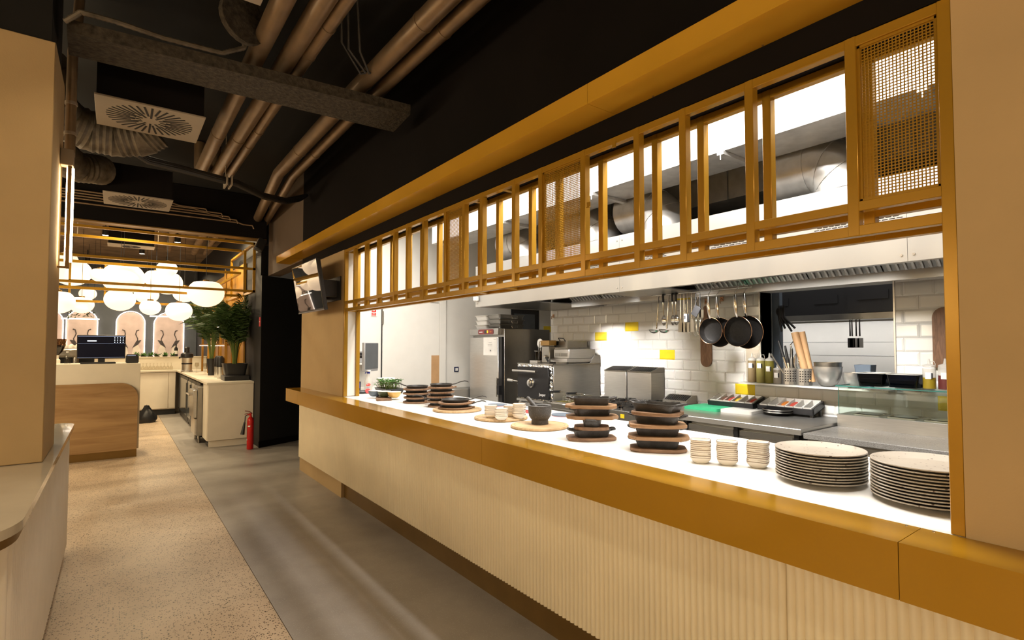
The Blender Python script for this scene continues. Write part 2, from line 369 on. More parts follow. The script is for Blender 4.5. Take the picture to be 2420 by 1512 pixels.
pbox('slab', (2.125, 5.721, 1.031), (2.96, 6.9, 1.0745), 'worktop', wt, 0.002)
cb = thing('base_cabinet', 'white base cabinets under the worktop on the kitchen side', 'cabinet', (2.5, 3.3, 0))
pbox('carcass', (2.13, 0.25, 0.1), (2.90, 6.85, 1.029), 'white_paint', cb)
pbox('toe_kick', (2.18, 0.25, 0), (2.82, 6.85, 0.1), 'black_plastic', cb)

fa = thing('fascia', 'mustard gold metal fascia projecting over the lattice screen', 'fascia', (1.85, 3.3, 2.765))
for a, b in ((-3.4, -0.80), (-0.798, 1.778), (1.780, 4.356), (4.358, 6.93), (6.932, 7.93)):
    obj('fascia_panel', MB().box((1.745, a, 2.765), (1.9385, b, 2.862)), 'gold_panel_lit', fa)
for k in range(14):
    y = 0.5 + k * 0.52; obj('rivet', MB().cyl((1.928, y, 2.7645), (1.928, y, 2.7615), 0.004, n=8), 'bronze', fa)

# ------------------------------------------------------------------ lattice screen
la = thing('lattice_screen', 'gold steel lattice screen with mesh panels above the serving hatch', 'screen', (2.03, 3.1, 1.075))
UP = [5.727, 5.443, 5.129, 4.817, 4.447, 4.183, 3.88, 3.523, 3.255, 3.022, 2.655, 2.392, 2.036, 1.671, 1.413, 1.106, 0.744, 0.489]
w = 0.035
for xf in (1.941, 2.075):
    for i, y in enumerate(UP):
        z0 = 1.0755 if i in (0, len(UP) - 1) else 1.987
        obj('upright', MB().box((xf, y - w, z0), (xf + 0.038, y, 2.659), 0.002), 'gold', la)
    for z0, z1 in ((2.624, 2.6585), (2.068, 2.100), (1.986, 2.021)):
        obj('rail', MB().box((xf + 0.0015, 0.487, z0), (xf + 0.0365, 5.694, z1), 0.002), 'gold', la)
for y in (5.725, 3.15, 2.80, 0.487):
    for z0 in (2.626, 1.988):
        obj('tie', MB().box((1.979, y - 0.032, z0), (2.075, y, z0 + 0.03), 0.002), 'gold', la)
def mesh_panel(y0, y1, z0, z1, x, pit=0.0098, b=0.0032):
    m = MB(); ny = round((y1 - y0) / pit); nz = round((z1 - z0) / pit)
    for i in range(ny + 1):
        y = y0 + (y1 - y0) * i / ny; m.box((x, y - b / 2, z0), (x + 0.002, y + b / 2, z1))
    for i in range(nz + 1):
        z = z0 + (z1 - z0) * i / nz; m.box((x + 0.0003, y0, z - b / 2), (x + 0.0017, y1, z + b / 2))
    return m
for y0, y1 in ((0.489, 0.709), (2.036, 2.357), (3.255, 3.488)):
    p = obj('mesh_panel', mesh_panel(y0, y1, 2.10, 2.624, 1.958), 'gold', la, smooth=False)
    obj('mesh_frame', MB().box((1.952, y0, 2.10), (1.966, y0 + 0.008, 2.624)).box((1.952, y1 - 0.008, 2.10), (1.966, y1, 2.624)).box((1.952, y0, 2.616), (1.966, y1, 2.624)).box((1.952, y0, 2.10), (1.966, y1, 2.108)), 'gold', p)
obj('mesh_panel', mesh_panel(3.88, 4.148, 2.021, 2.068, 1.958), 'gold', la, smooth=False)
for y, z in ((1.97, 2.37), (1.79, 2.632), (5.30, 2.64), (5.41, 2.43)):
    obj('hook', MB().box((1.936, y - 0.012, z - 0.03), (1.939, y + 0.012, z)).box((1.930, y - 0.012, z - 0.03), (1.9365, y + 0.012, z - 0.026)), 'gold', la)

# ------------------------------------------------------------------ low marble counter on the left
lc = thing('side_counter', 'low white fluted counter with rounded marble top beside the column', 'counter', (-0.9, 4.0, 0))
def outline(xr, y0, y1, r0, r1, xl=-2.2, n=12):
    P = [(xl, y0)]
    for k in range(n + 1):
        a = -PI / 2 + PI / 2 * k / n; P.append((xr - r0 + r0 * math.cos(a), y0 + r0 + r0 * math.sin(a)))
    for k in range(n + 1):
        a = PI / 2 * k / n; P.append((xr - r1 + r1 * math.cos(a), y1 - r1 + r1 * math.sin(a)))
    P.append((xl, y1)); return P
obj('marble_top', MB().prism(outline(-0.252, 2.36, 5.66, 0.30, 0.12), 0.965, 0.999), 'marble', lc)
obj('bronze_band', MB().prism(outline(-0.268, 2.39, 5.62, 0.28, 0.10), 0.925, 0.965), 'bronze', lc)
P = outline(-0.275, 2.40, 5.60, 0.27, 0.10, n=24); Q = []
per = 0.052; acc = 0
for (x0, y0), (x1, y1) in zip(P[:-1], P[1:]):
    L = math.hypot(x1 - x0, y1 - y0); k = max(1, int(L / 0.0065)); nx, ny = (y1 - y0) / L, -(x1 - x0) / L
    for j in range(k):
        t = j / k; d = 0.017 * (abs(math.sin(PI * (acc + L * t) / per)) ** 0.7 - 1)
        Q.append((x0 + (x1 - x0) * t + nx * d, y0 + (y1 - y0) * t + ny * d))
    acc += L
Q.append(P[-1])
obj('fluted_body', MB().prism(Q, 0.07, 0.925), 'flute_white', lc, ang=50)
obj('toe_kick', MB().prism(outline(-0.31, 2.44, 5.56, 0.25, 0.10), 0, 0.07), 'bronze', lc)

# vertical LED wall lamp on the column
wl = thing('wall_lamp', 'vertical LED bar lamp on brackets at the side of the beige column', 'lamp', (-0.27, 4.31, 2.10))
obj('bracket', MB().box((-0.299, 4.27, 2.735), (-0.235, 4.35, 2.835), 0.003), 'diffuser', wl)
obj('bracket', MB().box((-0.299, 4.30, 2.10), (-0.262, 4.312, 2.112)), 'bronze', wl)
obj('bar', MB().box((-0.262, 4.285, 2.10), (-0.243, 4.335, 2.74), 0.002), 'bronze', wl)
led = obj('led_strip', MB().box((-0.243, 4.292, 2.14), (-0.232, 4.328, 2.725), 0.002), 'led_warm', wl)
obj('led_strip', MB().box((-0.268, 4.292, 2.14), (-0.262, 4.328, 2.725), 0.001), 'led_warm', wl)

# ------------------------------------------------------------------ ceiling services
bm = MB().prism([(-0.262, 3.91), (1.759, 3.724), (1.797, 4.124), (-0.27, 4.22)], 3.40, 3.475)
tag(obj('ceiling_beam', bm, 'fireproof'), 'rough fireproofed steel beam crossing the black ceiling', 'beam')
PIPES = [('left of the three-pipe group', [(0.70, -0.5), (0.715, 3.2), (0.715, 6.9)], 0.060), ('middle of the three-pipe group', [(0.92, -0.5), (0.90, 3.5), (0.872, 6.95)], 0.060),
         ('thin one of the three-pipe group', [(1.04, -0.5), (0.995, 4.0), (1.0, 6.95)], 0.043),
         ('thicker one of the pair beside the wall', [(1.50, -0.5), (1.43, 4.0), (1.44, 6.5), (1.735, 9.3)], 0.062), ('thinner one of the pair beside the wall', [(1.64, -0.5), (1.575, 4.3), (1.60, 6.5), (1.87, 9.3)], 0.048)]
for k, (lb, pts, r) in enumerate(PIPES):
    t = thing('ceiling_pipe', 'dark painted ceiling pipe, ' + lb, 'pipe', (pts[1][0], pts[1][1], 3.54), 0, 'pipes along the ceiling')
    path = [(x, y, 3.60) for x, y in pts]
    if k < 3:
        x, y = pts[-1]; path += [(x, y + 0.07, 3.615), (x, y + 0.11, 3.66), (x, y + 0.12, 3.94)]
    obj('tube', MB().tube(path, r, 18), 'pipe', t)
    for yy in ((2.9, 5.6) if k != 2 else (3.3, 3.7, 5.3, 5.75)):
        i = max(j for j in range(len(pts)) if pts[j][1] <= yy); a, b = pts[i], pts[min(i + 1, len(pts) - 1)]
        f = (yy - a[1]) / max(1e-6, b[1] - a[1]); x = a[0] + (b[0] - a[0]) * f
        obj('coupling', MB().cyl((x, yy - 0.012, 3.6), (x, yy + 0.012, 3.6), r + 0.004, n=18), 'pipe', t)

def diffuser(y0, y1, lab, x0=-0.155, x1=0.49, z=3.30, box=True):
    t = thing('ceiling_diffuser', lab, 'vent', ((x0 + x1) / 2, (y0 + y1) / 2, z), 0, 'swirl air diffusers')
    cx, cy = (x0 + x1) / 2, (y0 + y1) / 2; R = min(x1 - x0, y1 - y0) / 2 - 0.04
    if box: pbox('plenum_box', (x0 + 0.012, y0 + 0.012, z + 0.012), (x1 - 0.012, y1 - 0.012, z + 0.34), 'black_wall', t)
    pbox('face_plate', (x0, y0, z), (x1, y1, z + 0.012), 'diffuser', t, 0.002)
    for k in range(36):
        a = 2 * PI * k / 36; ra = R * (0.22 if k % 3 == 0 else 0.48 if k % 3 == 1 else 0.36); ca, sa = math.cos(a), math.sin(a)
        m = MB().bar((cx + ra * ca, cy + ra * sa, z - 0.0005), (cx + R * ca, cy + R * sa, z - 0.0005), 0.013, 0.003)
        obj('slot', m, 'dark_slot', t, smooth=False)
    return t
diffuser(4.50, 5.11, 'square swirl air diffuser just behind the rough ceiling beam')
diffuser(7.32, 7.96, 'square swirl air diffuser farther along, above the cable bundle')
diffuser(11.02, 11.36, 'small air diffuser over the bar, seen through the gold frame')
diffuser(2.25, 2.83, 'square swirl air diffuser cut off by the top of the picture', -0.10, 0.53)
fd = MB(); pth = [(-0.46, 4.9, 3.62), (-0.45, 5.15, 3.45), (-0.36, 5.32, 3.35), (-0.2, 5.37, 3.315), (-0.04, 5.37, 3.31), (0.12, 5.33, 3.34), (0.22, 5.29, 3.42)]
rr = [0.15] * 7
P2 = []; R2 = []
for i in range(6):
    for k in range(8):
        f = k / 8; P2.append(tuple(a + (b - a) * f for a, b in zip(pth[i], pth[i + 1]))); R2.append(0.155 + (0.006 if k % 2 else -0.004))
tag(obj('flexible_duct', MB().tube(P2, R2, 18), 'flex_duct'), 'bulging foil flexible duct hanging beside the nearer air diffuser', 'duct')
P3 = [(-0.62, 6.3, 3.62), (-0.5, 6.75, 3.5), (-0.38, 7.1, 3.46), (-0.22, 7.22, 3.5), (-0.17, 7.3, 3.52)]; P4 = []; R4 = []
for i in range(4):
    for k in range(8):
        f = k / 8; P4.append(tuple(a + (b - a) * f for a, b in zip(P3[i], P3[i + 1]))); R4.append(0.15 + (0.006 if k % 2 else -0.004))
tag(obj('flexible_duct', MB().tube(P4, R4, 18), 'flex_duct'), 'dark flexible duct beside the farther air diffuser', 'duct')
cbn = thing('cable_bundle', 'bundle of black cables sagging across the ceiling', 'cable', (0.9, 6.3, 3.33), 0)
for k in range(6):
    o = random.uniform(-0.05, 0.05); z = 3.36 + 0.018 * (k % 3); p = [(-0.12, 5.86, 3.5), (0.05, 5.95, 3.40), (0.2, 6.11, z), (0.48, 6.2 + o, z - 0.01), (0.834, 6.36 + o * 0.4, z), (1.0, 6.42 + o, z), (1.31, 6.70 + o, z - 0.02), (1.60, 6.86 + o, z), (1.80, 6.98, z + 0.1), (1.90, 7.05, 3.55)]
    obj('cable', MB().tube(p, 0.023, 8), 'cable', cbn)
obj('strap', MB().box((0.885, 6.30, 3.325), (0.90, 6.52, 3.43)).box((0.93, 6.30, 3.325), (0.945, 6.52, 3.43)).cyl((0.89, 6.4, 3.42), (0.89, 6.4, 3.95), 0.004), 'diffuser', cbn)
cp = [(-0.27, 3.88, 3.44), (-0.2, 3.84, 3.50), (-0.05, 3.83, 3.50), (0.2, 3.85, 3.495), (0.5, 3.82, 3.495), (0.62, 3.80, 3.56), (0.64, 3.80, 3.9)]
cpp = []; cr = []
for i in range(6):
    for k in range(14):
        f = k / 14; cpp.append(tuple(a + (b - a) * f for a, b in zip(cp[i], cp[i + 1]))); cr.append(0.016 if k % 2 else 0.0135)
tag(obj('flexible_conduit', MB().tube(cpp, cr, 8), 'flex_duct'), 'ribbed flexible conduit snaking along the top of the rough ceiling beam', 'conduit')
rp = thing('riser_pipe', 'scuffed dark riser pipe running down behind the beige column', 'pipe', (-0.285, 4.53, 2.8))
obj('tube', MB().tube([(-0.27, 4.53, 2.86), (-0.27, 4.53, 3.55), (-0.25, 4.50, 3.7), (-0.24, 4.5, 3.94)], 0.028, 12), 'pipe', rp)
for z in (3.0, 3.2): obj('clamp', MB().cyl((-0.27, 4.53, z), (-0.27, 4.53, z + 0.02), 0.033), 'diffuser', rp)
lc2 = MB()
for k, p in enumerate(([(1.12, 3.3, 3.9), (1.2, 3.5, 3.62), (1.36, 3.62, 3.56), (1.5, 3.68, 3.7)], [(1.16, 3.25, 3.9), (1.26, 3.45, 3.60), (1.38, 3.6, 3.55), (1.55, 3.66, 3.7)], [(1.08, 3.3, 3.9), (1.16, 3.52, 3.66), (1.34, 3.66, 3.56), (1.7, 3.6, 3.72)])):
    tag(obj('hanging_cable', MB().tube(p, 0.009, 6), 'cable'), 'loose black cable drooping between the ceiling pipes, ' + ('nearest loop', 'middle loop', 'farthest loop')[k], 'cable', 'loose ceiling cables')
for y, x in ((3.6, 0.60),):
    v = thing('valve_disc', 'rusty round disc hanging beside the left ceiling pipe', 'disc', (0.60, 3.62, 3.5))
    obj('disc', MB().cyl((0.585, 3.66, 3.66), (0.60, 3.62, 3.66), 0.15, n=24), 'fireproof', v); obj('rod', MB().cyl((0.58, 3.66, 3.66), (0.58, 3.66, 3.94), 0.006), 'pipe', v)

db = thing('drop_beam', 'black boxed beam across the ceiling before the bar', 'beam', (0.0, 9.1, 3.27))
pbox('casing', (-3.5, 9.0, 3.28), (1.83, 9.2, 3.94), 'black_wall', db)
pbox('edge_strip', (-3.5, 8.99, 3.265), (1.83, 9.2, 3.28), 'bronze', db)
for k, (z, x1) in enumerate(((3.64, 1.0), (3.605, 1.2), (3.57, 1.3), (3.535, 1.4), (3.48, 1.62))):
    p = [(-3.4, 8.95, z), (x1 - 0.4 + 0.05 * k, 8.95, z), (x1 - 0.33 + 0.05 * k, 8.95, z - 0.02), (x1, 8.95, z - 0.02), (x1 + 0.02, 8.95, z - 0.07)]
    tag(obj('conduit', MB().tube(p, 0.012, 8), 'pipe'), 'thin painted conduit on the black boxed beam, ' + ORD[k] + ' from the top', 'conduit', 'conduits on the boxed beam')
sp = thing('wall_speaker', 'small black speaker with pale grille at the corner under the pipes', 'speaker', (1.72, 8.93, 3.05))
obj('case', MB().box((-0.06, -0.05, -0.10), (0.06, 0.05, 0.10), 0.012).xf(T(1.73, 8.93, 3.17) @ RY(25) @ RX(-15)), 'black_plastic', sp)
obj('grille', MB().box((-0.065, -0.04, -0.085), (-0.058, 0.04, 0.085), 0.003).xf(T(1.73, 8.93, 3.17) @ RY(25) @ RX(-15)), 'diffuser', sp)
obj('mount', MB().cyl((1.76, 8.95, 3.17), (1.85, 9.0, 3.2), 0.012), 'black_metal', sp)

# television over the ledge
tv = thing('television', 'wall mounted black television tilted down at the end of the hatch', 'television', (1.70, 6.2, 2.0))
M = T(1.745, 6.20, 2.00) @ RY(-9.5)
obj('casing', MB().box((-0.012, -0.49, 0.0), (0.03, 0.49, 0.555), 0.006).xf(M), 'black_plastic', tv)
obj('screen', MB().box((-0.0145, -0.478, 0.025), (-0.012, 0.478, 0.543)).xf(M), 'screen', tv)
obj('bottom_trim', MB().box((-0.016, -0.49, 0.0), (-0.0122, 0.49, 0.012)).xf(M), 'steel_dark', tv)
obj('wall_bracket', MB().box((1.78, 5.9, 2.16), (1.93, 6.0, 2.34)).box((1.76, 6.36, 2.16), (1.93, 6.46, 2.34)).box((1.925, 5.8, 2.12), (1.9385, 6.6, 2.38)), 'black_metal', tv)
# ------------------------------------------------------------------ bar area beyond the corridor
rc = thing('reception_counter', 'cream reception counter with rounded oak front panel', 'counter', (-0.6, 9.95, 0))
pbox('body', (-2.6, 9.70, 0.11), (0.292, 10.35, 1.36), 'cream_gloss', rc, 0.004)
p = [(-2.6, 0.11), (0.268, 0.11), (0.268, 0.86)]
for k in range(1, 13):
    a = PI / 2 * k / 12; p.append((0.268 - 0.215 + 0.215 * math.cos(a), 0.865 + 0.215 * math.sin(a)))
p.append((-2.6, 1.08))
m = MB().loft([[(x, 9.66, z) for x, z in p], [(x, 9.70, z) for x, z in p]])
m.f = [tuple(reversed(f)) for f in m.f]
obj('oak_panel', m, 'oak_laminate', rc, ang=20)
pbox('plinth', (-2.6, 9.672, 0), (0.268, 10.3, 0.11), 'bronze', rc)

mo = thing('monitor', 'till monitor with dark blue screen on the reception counter', 'monitor', (-0.17, 9.98, 1.36))
M = T(-0.17, 9.96, 1.43) @ RX(6)
obj('casing', MB().box((-0.28, -0.012, 0.0), (0.28, 0.025, 0.345), 0.006).xf(M), 'black_plastic', mo)
sc = obj('screen', MB().box((-0.27, -0.0135, 0.018), (0.27, -0.0118, 0.335)).xf(M), 'screen_ui', mo)
obj('screen_bar', MB().box((-0.27, -0.0145, 0.222), (0.27, -0.0134, 0.225)).box((-0.27, -0.0145, 0.326), (0.27, -0.0134, 0.333)).box((-0.27, -0.0145, 0.018), (0.27, -0.0134, 0.020)).xf(M), 'screen_line', sc)
obj('screen_button', MB().box((-0.165, -0.0145, 0.255), (-0.06, -0.0134, 0.268)).xf(M), 'screen_white', sc)
for i in range(4):
    for j in range(4):
        obj('screen_icon', MB().box((0.145 + 0.033 * i, -0.0145, 0.238 + 0.025 * j), (0.155 + 0.033 * i, -0.0134, 0.246 + 0.025 * j)).xf(M), 'screen_white', sc)
obj('stand', MB().box((-0.04, -0.01, -0.06), (0.04, 0.04, 0.03)).xf(T(-0.17, 9.98, 1.43)).box((-0.27, 9.88, 1.361), (-0.07, 10.08, 1.375)), 'black_plastic', mo)
kb = thing('keyboard', 'black keyboard lying in front of the till monitor', 'keyboard', (-0.20, 9.80, 1.361))
pbox('case', (-0.40, 9.735, 1.3615), (0.0, 9.855, 1.380), 'black_plastic', kb, 0.003)
pbox('keys', (-0.39, 9.745, 1.380), (-0.01, 9.845, 1.386), 'black_metal', kb)
pr = thing('receipt_printer', 'small black receipt printer beside the till monitor', 'printer', (0.19, 9.95, 1.361))
pbox('body', (0.115, 9.86, 1.361), (0.272, 10.05, 1.475), 'black_plastic', pr, 0.012)
pbox('lid', (0.125, 9.87, 1.475), (0.262, 10.0, 1.492), 'black_metal', pr, 0.005)
pbox('light_strip', (0.135, 9.857, 1.470), (0.235, 9.861, 1.476), 'screen_line', pr)
wb = thing('water_bottle', 'clear plastic water bottle left of the till monitor', 'bottle', (-0.55, 9.95, 1.361))
obj('body', MB().lathe([(0.0, 0), (0.034, 0), (0.036, 0.02), (0.034, 0.06), (0.036, 0.1), (0.03, 0.125), (0.014, 0.15), (0.013, 0.16)], n=18), 'clear_pet', wb, world=False)
obj('cap', MB().lathe([(0.015, 0.16), (0.015, 0.178), (0, 0.178)], n=14), 'white_plastic', wb, world=False)

# espresso machine and grinder, peeking past the column
em = thing('espresso_machine', 'dark espresso machine topped with upturned cups behind the reception counter', 'coffee machine', (-0.75, 10.9, 1.0))
pbox('base', (-1.35, 10.75, 1.06), (-0.28, 11.25, 1.32), 'black_metal', em, 0.02)
pbox('head', (-1.35, 10.70, 1.44), (-0.28, 11.25, 1.58), 'steel_dark', em, 0.03)
pbox('back_panel', (-1.35, 11.05, 1.30), (-0.28, 11.25, 1.46), 'black_metal', em)
for x in (-0.85, -0.5): obj('group_head', MB().cyl((x, 10.8, 1.34), (x, 10.8, 1.45), 0.04).cyl((x, 10.8, 1.36), (x, 10.6, 1.37), 0.012), 'steel_dark', em)
st = thing('back_counter', 'white work counter behind the reception carrying the espresso machine', 'counter', (-0.8, 11.0, 0))
pbox('body', (-2.4, 10.7, 0), (-0.22, 11.3, 1.02), 'white_cabinet', st); pbox('top', (-2.4, 10.68, 1.02), (-0.2, 11.3, 1.058), 'cream_gloss', st)
for k in range(9):
    x = -0.86 + 0.075 * (k % 6) + (0.035 if k > 5 else 0); z = 1.581 + (0.066 if k > 5 else 0)
    c = thing('espresso_cup', 'small cream cup upturned on the espresso machine, ' + ORD[k % 6] + (' from the left in the top layer' if k > 5 else ' from the left in the bottom layer'), 'cup', (x, 10.92 , z), 0, 'cups on the espresso machine')
    obj('bowl', MB().lathe([(0.034, 0), (0.033, 0.02), (0.026, 0.05), (0.014, 0.062), (0.0, 0.062)], n=14), 'cream_ceramic', c, world=False)
    obj('handle', MB().tube([(0.028, 0, 0.02), (0.045, 0, 0.022), (0.047, 0, 0.04), (0.024, 0, 0.048)], 0.004, 6), 'cream_ceramic', c, world=False)
gr = thing('coffee_grinder', 'coffee grinder with round smoked bean hopper beside the column', 'grinder', (-0.70, 10.35, 1.36))
obj('hopper', MB().lathe([(0.03, 0.12), (0.07, 0.17), (0.105, 0.26), (0.11, 0.34), (0.11, 0.36), (0.0, 0.36)], n=20), 'smoke_acrylic', gr, world=False)
obj('beans', MB().lathe([(0.025, 0.13), (0.065, 0.18), (0.095, 0.26), (0.0, 0.28)], n=16), 'coffee_beans', gr, world=False)
obj('collar', MB().lathe([(0.05, 0.0), (0.05, 0.05), (0.03, 0.07), (0.035, 0.12), (0, 0.12)], n=16), 'cream_ceramic', gr, world=False)

# L-shaped bar counter
bl = thing('bar_counter', 'white bar counter with plain cream end panel beside the dark wall', 'counter', (1.5, 12.0, 0))
pbox('end_panel', (1.172, 9.74, 0.11), (1.826, 9.765, 0.995), 'white_cabinet', bl, 0.002)
pbox('plinth', (1.20, 9.79, 0), (1.826, 9.83, 0.10), 'white_cabinet', bl)
pbox('side_panel', (1.165, 9.768, 0.11), (1.185, 10.28, 0.99), 'white_cabinet', bl)
pbox('carcass', (1.40, 9.80, 0.10), (1.826, 15.6, 0.99), 'black_wall', bl)
pbox('top', (1.15, 9.73, 0.996), (1.828, 15.6, 1.033), 'cream_gloss', bl, 0.003)
pbox('top', (-0.3, 15.02, 0.996), (1.149, 15.6, 1.033), 'cream_gloss', bl, 0.003)
pbox('back_carcass', (-0.3, 15.06, 0.13), (1.14, 15.6, 0.995), 'white_cabinet', bl)
for x0, x1 in ((0.35, 0.99), (1.0, 1.13)):
    d = pbox('door', (x0, 15.04, 0.15), (x1, 15.059, 0.985), 'white_cabinet', bl, 0.002)
    if x0 < 0.9: pbox('handle', (0.43, 15.02, 0.76), (0.445, 15.04, 0.93), 'black_metal', d)
pbox('toe_kick', (-0.3, 15.1, 0), (1.14, 15.5, 0.13), 'black_plastic', bl)
pbox('parapet', (-0.6, 15.61, 0), (1.828, 15.85, 1.33), 'cream_gloss', bl); pbox('parapet_cap', (-0.6, 15.58, 1.33), (1.828, 15.88, 1.352), 'cream_gloss', bl)
dw = thing('dishwasher', 'stainless undercounter dishwasher with its door ajar under the bar top', 'dishwasher', (1.15, 10.6, 0))
pbox('cabinet', (1.09, 10.32, 0.12), (1.39, 10.92, 0.93), 'steel_dark', dw, 0.004); pbox('door', (1.03, 10.34, 0.42), (1.088, 10.90, 0.88), 'steel', dw, 0.006)
pbox('lower_panel', (1.06, 10.34, 0.14), (1.088, 10.90, 0.40), 'steel', dw); obj('handle', MB().cyl((0.985, 10.40, 0.80), (0.985, 10.84, 0.80), 0.014).box((0.98, 10.42, 0.79), (1.03, 10.44, 0.81)).box((0.98, 10.80, 0.79), (1.03, 10.82, 0.81)), 'steel_bright', dw)
for x, y in ((1.13, 10.38), (1.35, 10.38), (1.13, 10.86), (1.35, 10.86)): obj('foot', MB().cyl((x, y, 0), (x, y, 0.12), 0.02), 'steel_dark', dw)
for k, (y0, y1) in enumerate(((11.0, 11.62), (11.65, 12.27), (12.3, 12.92), (13.0, 14.9))):
    f = thing('bottle_cooler', 'black framed bottle cooler under the bar top, ' + ORD[k] + ' past the dishwasher', 'cooler', (1.3, (y0 + y1) / 2, 0), 0, 'coolers under the bar')
    pbox('cabinet', (1.20, y0, 0.06), (1.399, y1, 0.95), 'black_metal', f, 0.004); pbox('glass_door', (1.185, y0 + 0.03, 0.16), (1.199, y1 - 0.03, 0.90), 'screen_grey', f)
    pbox('handle', (1.165, y0 + 0.03, 0.30), (1.184, y0 + 0.05, 0.85), 'steel_dark', f)
    pbox('base', (1.22, y0 + 0.02, 0), (1.39, y1 - 0.02, 0.06), 'black_plastic', f)
bg = thing('bin_bag', 'crumpled black bin bag at the foot of the reception counter', 'bag', (0.53, 13.8, 0))
m = MB(); random.seed(3); n = 16
m.loft([[((r + random.uniform(-0.03, 0.03)) * math.cos(2 * PI * i / n) * 1.0, (r + random.uniform(-0.03, 0.03)) * math.sin(2 * PI * i / n), z + random.uniform(-0.012, 0.012) * (z > 0)) for i in range(n)] for r, z in ((0.17, 0.0), (0.19, 0.06), (0.17, 0.14), (0.12, 0.22), (0.06, 0.30), (0.03, 0.36))])
obj('sack', m, 'black_plastic', bg, world=False)
fe = thing('fire_extinguisher', 'red carbon dioxide fire extinguisher standing at the dark wall', 'extinguisher', (1.70, 9.27, 0))
obj('cylinder', MB().lathe([(0.044, 0), (0.048, 0.01), (0.048, 0.44), (0.042, 0.475), (0.026, 0.497), (0.018, 0.51), (0.018, 0.525), (0, 0.525)], n=24), 'red', fe, world=False)
obj('valve', MB().cyl((0, 0, 0.52), (0, 0, 0.56), 0.016).cyl((0, 0, 0.545), (-0.05, 0, 0.535), 0.010), 'red', fe, world=False)
obj('lever', MB().tube([(0.025, 0, 0.555), (-0.02, 0, 0.588), (-0.08, 0, 0.600)], 0.007, 8).tube([(0.02, 0, 0.552), (-0.03, 0, 0.562), (-0.085, 0, 0.548)], 0.006, 8), 'maroon', fe, world=False)
obj('hose', MB().tube([(-0.05, 0, 0.535), (-0.075, -0.01, 0.52), (-0.08, -0.02, 0.46), (-0.085, -0.02, 0.42)], 0.008, 8), 'black_plastic', fe, world=False)
obj('horn', MB().tube([(-0.085, -0.02, 0.43), (-0.09, -0.02, 0.40), (-0.115, -0.022, 0.24)], [0.012, 0.016, 0.030], 14), 'black_plastic', fe, world=False)
obj('label_sticker', MB().tube([(0.0475 * math.cos(a), 0.0475 * math.sin(a), 0.36) for a in (3.9, 4.1, 4.3, 4.5)], [0.013] * 4, 8), 'paper', fe, world=False)
obj('label_sticker', MB().box((-0.0485, -0.02, 0.14), (-0.046, 0.0, 0.165)), 'paper', fe, world=False)

# palms in dark pots
def palm(name, loc, h, n, spread, label, pot, xmax=0.18):
    t = thing(name, label, 'plant', loc)
    if pot == 'low':
        obj('pot', MB().loft([ring(rrect(0.30, 0.26, 0.05), 0.0), ring(rrect(0.37, 0.32, 0.06), 0.20), ring(rrect(0.33, 0.28, 0.05), 0.20), ring(rrect(0.30, 0.25, 0.05), 0.15)]), 'black_plastic', t, world=False); z0 = 0.17
    else:
        obj('pot', MB().lathe([(0.055, 0), (0.085, 0.33), (0.075, 0.33), (0.07, 0.28), (0, 0.28)], n=18), 'black_plastic', t, world=False); z0 = 0.3
    st = MB(); lf = MB()
    for k in range(n):
        a = random.uniform(0, 2 * PI); L = h * random.uniform(0.62, 1.0); s = spread * random.uniform(0.3, 1.0)
        pts = []
        for j in range(9):
            f = j / 8; r = 0.03 + s * f ** 2.2; z = z0 + L * (f - 0.22 * f ** 4 * (s / spread)); pts.append(Vector((r * math.cos(a), r * math.sin(a), z)))
        st.tube(pts, [0.006 - 0.0005 * j for j in range(9)], 5)
        for j in range(4, 9):
            for q in range(3):
                f = min(7.99, j + q / 3 - 0.5); i = int(f); c = pts[i].lerp(pts[i + 1], f - i); tdir = (pts[i + 1] - pts[i]).normalized()
                side = tdir.cross(Vector((0, 0, 1))); 
                if side.length < 0.05: side = Vector((math.sin(a), -math.cos(a), 0))
                side.normalize()
                for sg in (-1, 1):
                    ll = random.uniform(0.16, 0.30) * h; d = (side * sg * 0.8 + tdir * 0.75 + Vector((0, 0, random.uniform(-0.25, 0.1)))).normalized()
                    w2 = tdir.cross(d).normalized() * 0.0 + tdir * 0.011; e = c + d * ll + Vector((0, 0, -0.25 * ll)); mdl = c + d * ll * 0.5
                    lf.add([c, mdl + w2, e, mdl - w2], [(0, 1, 2, 3)])
    for v in st.v + lf.v:
        if v.x > xmax: v.x = xmax - 0.15 * (v.x - xmax)
    o = obj('stems', st, 'palm_stem', t, world=False); o['kind'] = 'stuff'
    o = obj('fronds', lf, 'palm_leaf', t, world=False, smooth=False); o['kind'] = 'stuff'
    return t
random.seed(11)
tr = thing('plant_tray', 'low black tray under the palm pot on the bar counter', 'tray', (1.64, 10.25, 1.033))
pbox('tray', (1.44, 10.05, 1.0335), (1.822, 10.45, 1.115), 'black_plastic', tr, 0.008)
palm('potted_palm', (1.62, 10.25, 1.116), 1.27, 62, 0.34, 'tall green palm in a low black pot at the bar end', 'low')
palm('potted_palm', (1.50, 12.1, 1.034), 1.2, 38, 0.40, 'smaller palm in a tall dark pot farther along the bar', 'tall')

